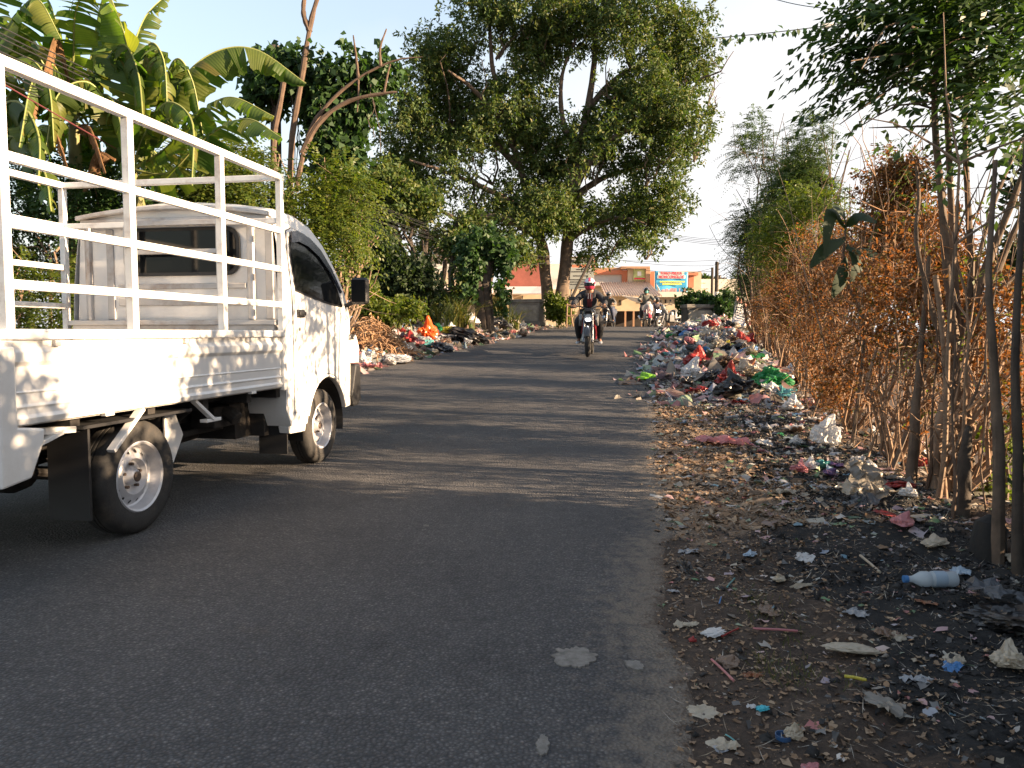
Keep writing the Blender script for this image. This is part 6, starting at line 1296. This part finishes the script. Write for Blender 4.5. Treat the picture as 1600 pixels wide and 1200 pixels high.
am_ = leafmat('ash_flakes', [(.008,.008,.008),(.016,.015,.015),(.012,.011,.010),(.03,.028,.026),(.009,.009,.01),(.14,.135,.13)], .0, .7, (1,1,1))
def stuff(name, mt, parts, label): v, f = join(*parts); return tag(link(name, v, f, mt), label, kind='stuff', cat='litter')
def pg(P, s0, s1, mode='flat'): n = len(P); return patchgrid(P, s0+(s1-s0)*RNG.random(n)**2.5, mode)
stuff('litter_scraps', sm_, [pg(zpts(1500,(1.5,5),1.2,.75), .002,.020), pg(zpts(3600,(4,10.5),1.2,.75), .004,.045), pg(zpts(9000,(9.5,27),1.0,.75,1,.9,-.6), .012,.13,'x'), pg(zpts(7500,(12,28),.7,.75,-1,.9,-.3), .012,.13,'x'), pg(zpts(700,(3.5,14),3.2,1.2), .01,.06)], 'small pale scraps of paper and plastic scattered over the verges')
stuff('dry_leaves', lm_, [pg(zpts(8000,(1.4,5),.35,.35,dmin=-.16), .001,.011), pg(zpts(4500,(1.4,5),1.2,.7,dmin=-.16), .001,.010), pg(zpts(10000,(4,11),.38,.36,dmin=-.3), .004,.034), pg(zpts(2500,(4,11),1.9,.5), .004,.03), pg(zpts(3000,(11,28),1.6,.8), .01,.05), pg(zpts(1500,(12,28),1.3,1,-1), .01,.05), pg(zpts(1600,(3.5,12),3.2,1.2), .01,.04)], 'brown dry leaves and leaf crumbs over the verges')
def ashp(n): P = zpts(n,(1.6,10.5),1.25,.5); return P[nz(P[:,0],P[:,1],1.7,2.) > -.35]
stuff('ash_flakes', am_, [pg(ashp(24000), .002,.015,'x'), pg(zpts(1500,(9.8,12.5),.7,.5), .01,.035,'x')], 'black ash and burnt crumbs on the right verge')
def fib(n, yr, dm, ds, l0, l1):
    P = zpts(n, yr, dm, ds); th = RNG.random(n)*2*PI; d = np.stack([np.cos(th), np.sin(th), RNG.random(n)*.25], 1); v, f = leaf_quads(P+np.array([0,0,.004]), d, l0+(l1-l0)*RNG.random(n)**2, .0015+.002*RNG.random(n)*P[:,1]/4, .1, np.cross(d, np.array([0,0,1.]))); v[:,2] = np.maximum(v[:,2], gz(v[:,0],v[:,1])+.002); return v, f
stuff('straw_bits', leafmat('straw_bits', [(.42,.36,.27),(.30,.23,.15),(.50,.46,.40),(.22,.16,.10)], .1, .7, (1,1,1)), [fib(2600,(1.4,5),1.2,.75,.02,.09), fib(4200,(4,11),.7,.6,.03,.16)], 'pale straws, fibres and splinters on the right verge')
# stones: small lumps
Pn = np.concatenate([zpts(900,(1.3,5),.6,.8), zpts(900,(4,12),.8,.8), zpts(260,(1.4,8),-.15,.18,dmin=-.7)]); ov = np.array([[1,0,0],[-1,0,0],[0,1,0],[0,-1,0],[0,0,1],[0,0,-.5]]); of = np.array([[0,2,4],[2,1,4],[1,3,4],[3,0,4],[2,0,5],[1,2,5],[3,1,5],[0,3,5]])
n = len(Pn); S_ = (.002+.007*RNG.random(n)**3)*(.6+Pn[:,1]/5); v = Pn[:,None,:]+ov[None]*S_[:,None,None]*(.6+.8*RNG.random((n,6,1))); f = (np.arange(n)[:,None,None]*6+of[None]).reshape(-1,3)
tag(link('gravel', v.reshape(-1,3), f, M('stone', (.17,.15,.13), .9, var=.5, scale=3)), 'loose pebbles and grit on the road edge', kind='stuff', cat='gravel')
# burnt lumps
Pn = np.concatenate([ashp(3800), zpts(500,(1.5,4),1.0,.6)]); n = len(Pn); S_ = (.003+.020*RNG.random(n)**3)*(.7+Pn[:,1]/9); v = Pn[:,None,:]+ov[None]*S_[:,None,None]*(.4+.9*RNG.random((n,6,1)))+RNG.normal(size=(n,6,3))*S_[:,None,None]*.18; f = (np.arange(n)[:,None,None]*6+of[None]).reshape(-1,3)
tag(link('burnt_lumps', v.reshape(-1,3), f, M('burnt', (.012,.011,.011), .85, var=.7, scale=9, bmp=.9, dirt=(.10,.095,.09), dirt_amt=.6)), 'black burnt lumps of melted rubbish on the right verge', kind='stuff', cat='ash')
# grass wisps near the camera
B_, F_ = [], []
for (px, py, nn) in ((1195,960,60),(1230,1050,90),(1215,1030,50),(1330,1060,30),(1240,990,50),(1175,930,40)):
    c_ = hit(px, py)
    for i in range(nn):
        o = c_+V((random.gauss(0,.05),random.gauss(0,.05),0)); a = random.uniform(0,2*PI); l = random.uniform(.02,.07); s = V((math.cos(a),math.sin(a),0))*.0011; d = V((random.gauss(0,.6),random.gauss(0,.6),1)).normalized()*l; b0 = len(B_); B_ += [o-s, o+s, o+d*.6+s*.7, o+d*.6-s*.7, o+d+V((0,0,-l*.2))]; F_ += [(b0,b0+1,b0+2,b0+3)]; F_ += [(b0+3,b0+2,b0+4,b0+4)[:3]]
tag(link('grass', B_, F_, MATS['grass_blade']), 'thin tufts of green and straw-coloured grass in the soil', kind='stuff', cat='grass')
# verge weeds under the left vegetation
stuff('ground_cover', MATS['leaf_bush'], [crown([((x, y, float(gz(x,y))+.1),(1.2,1.2,.35)) for x, y in ((-4.6,12),(-4.4,14),(-4.1,16),(-3.6,18),(-3,20),(-2.4,22),(-5.5,11),(-6,13))], 1500, 8, .07, .035, .15, .1, .7, -.5)], 'low green ground cover behind the left rubbish')
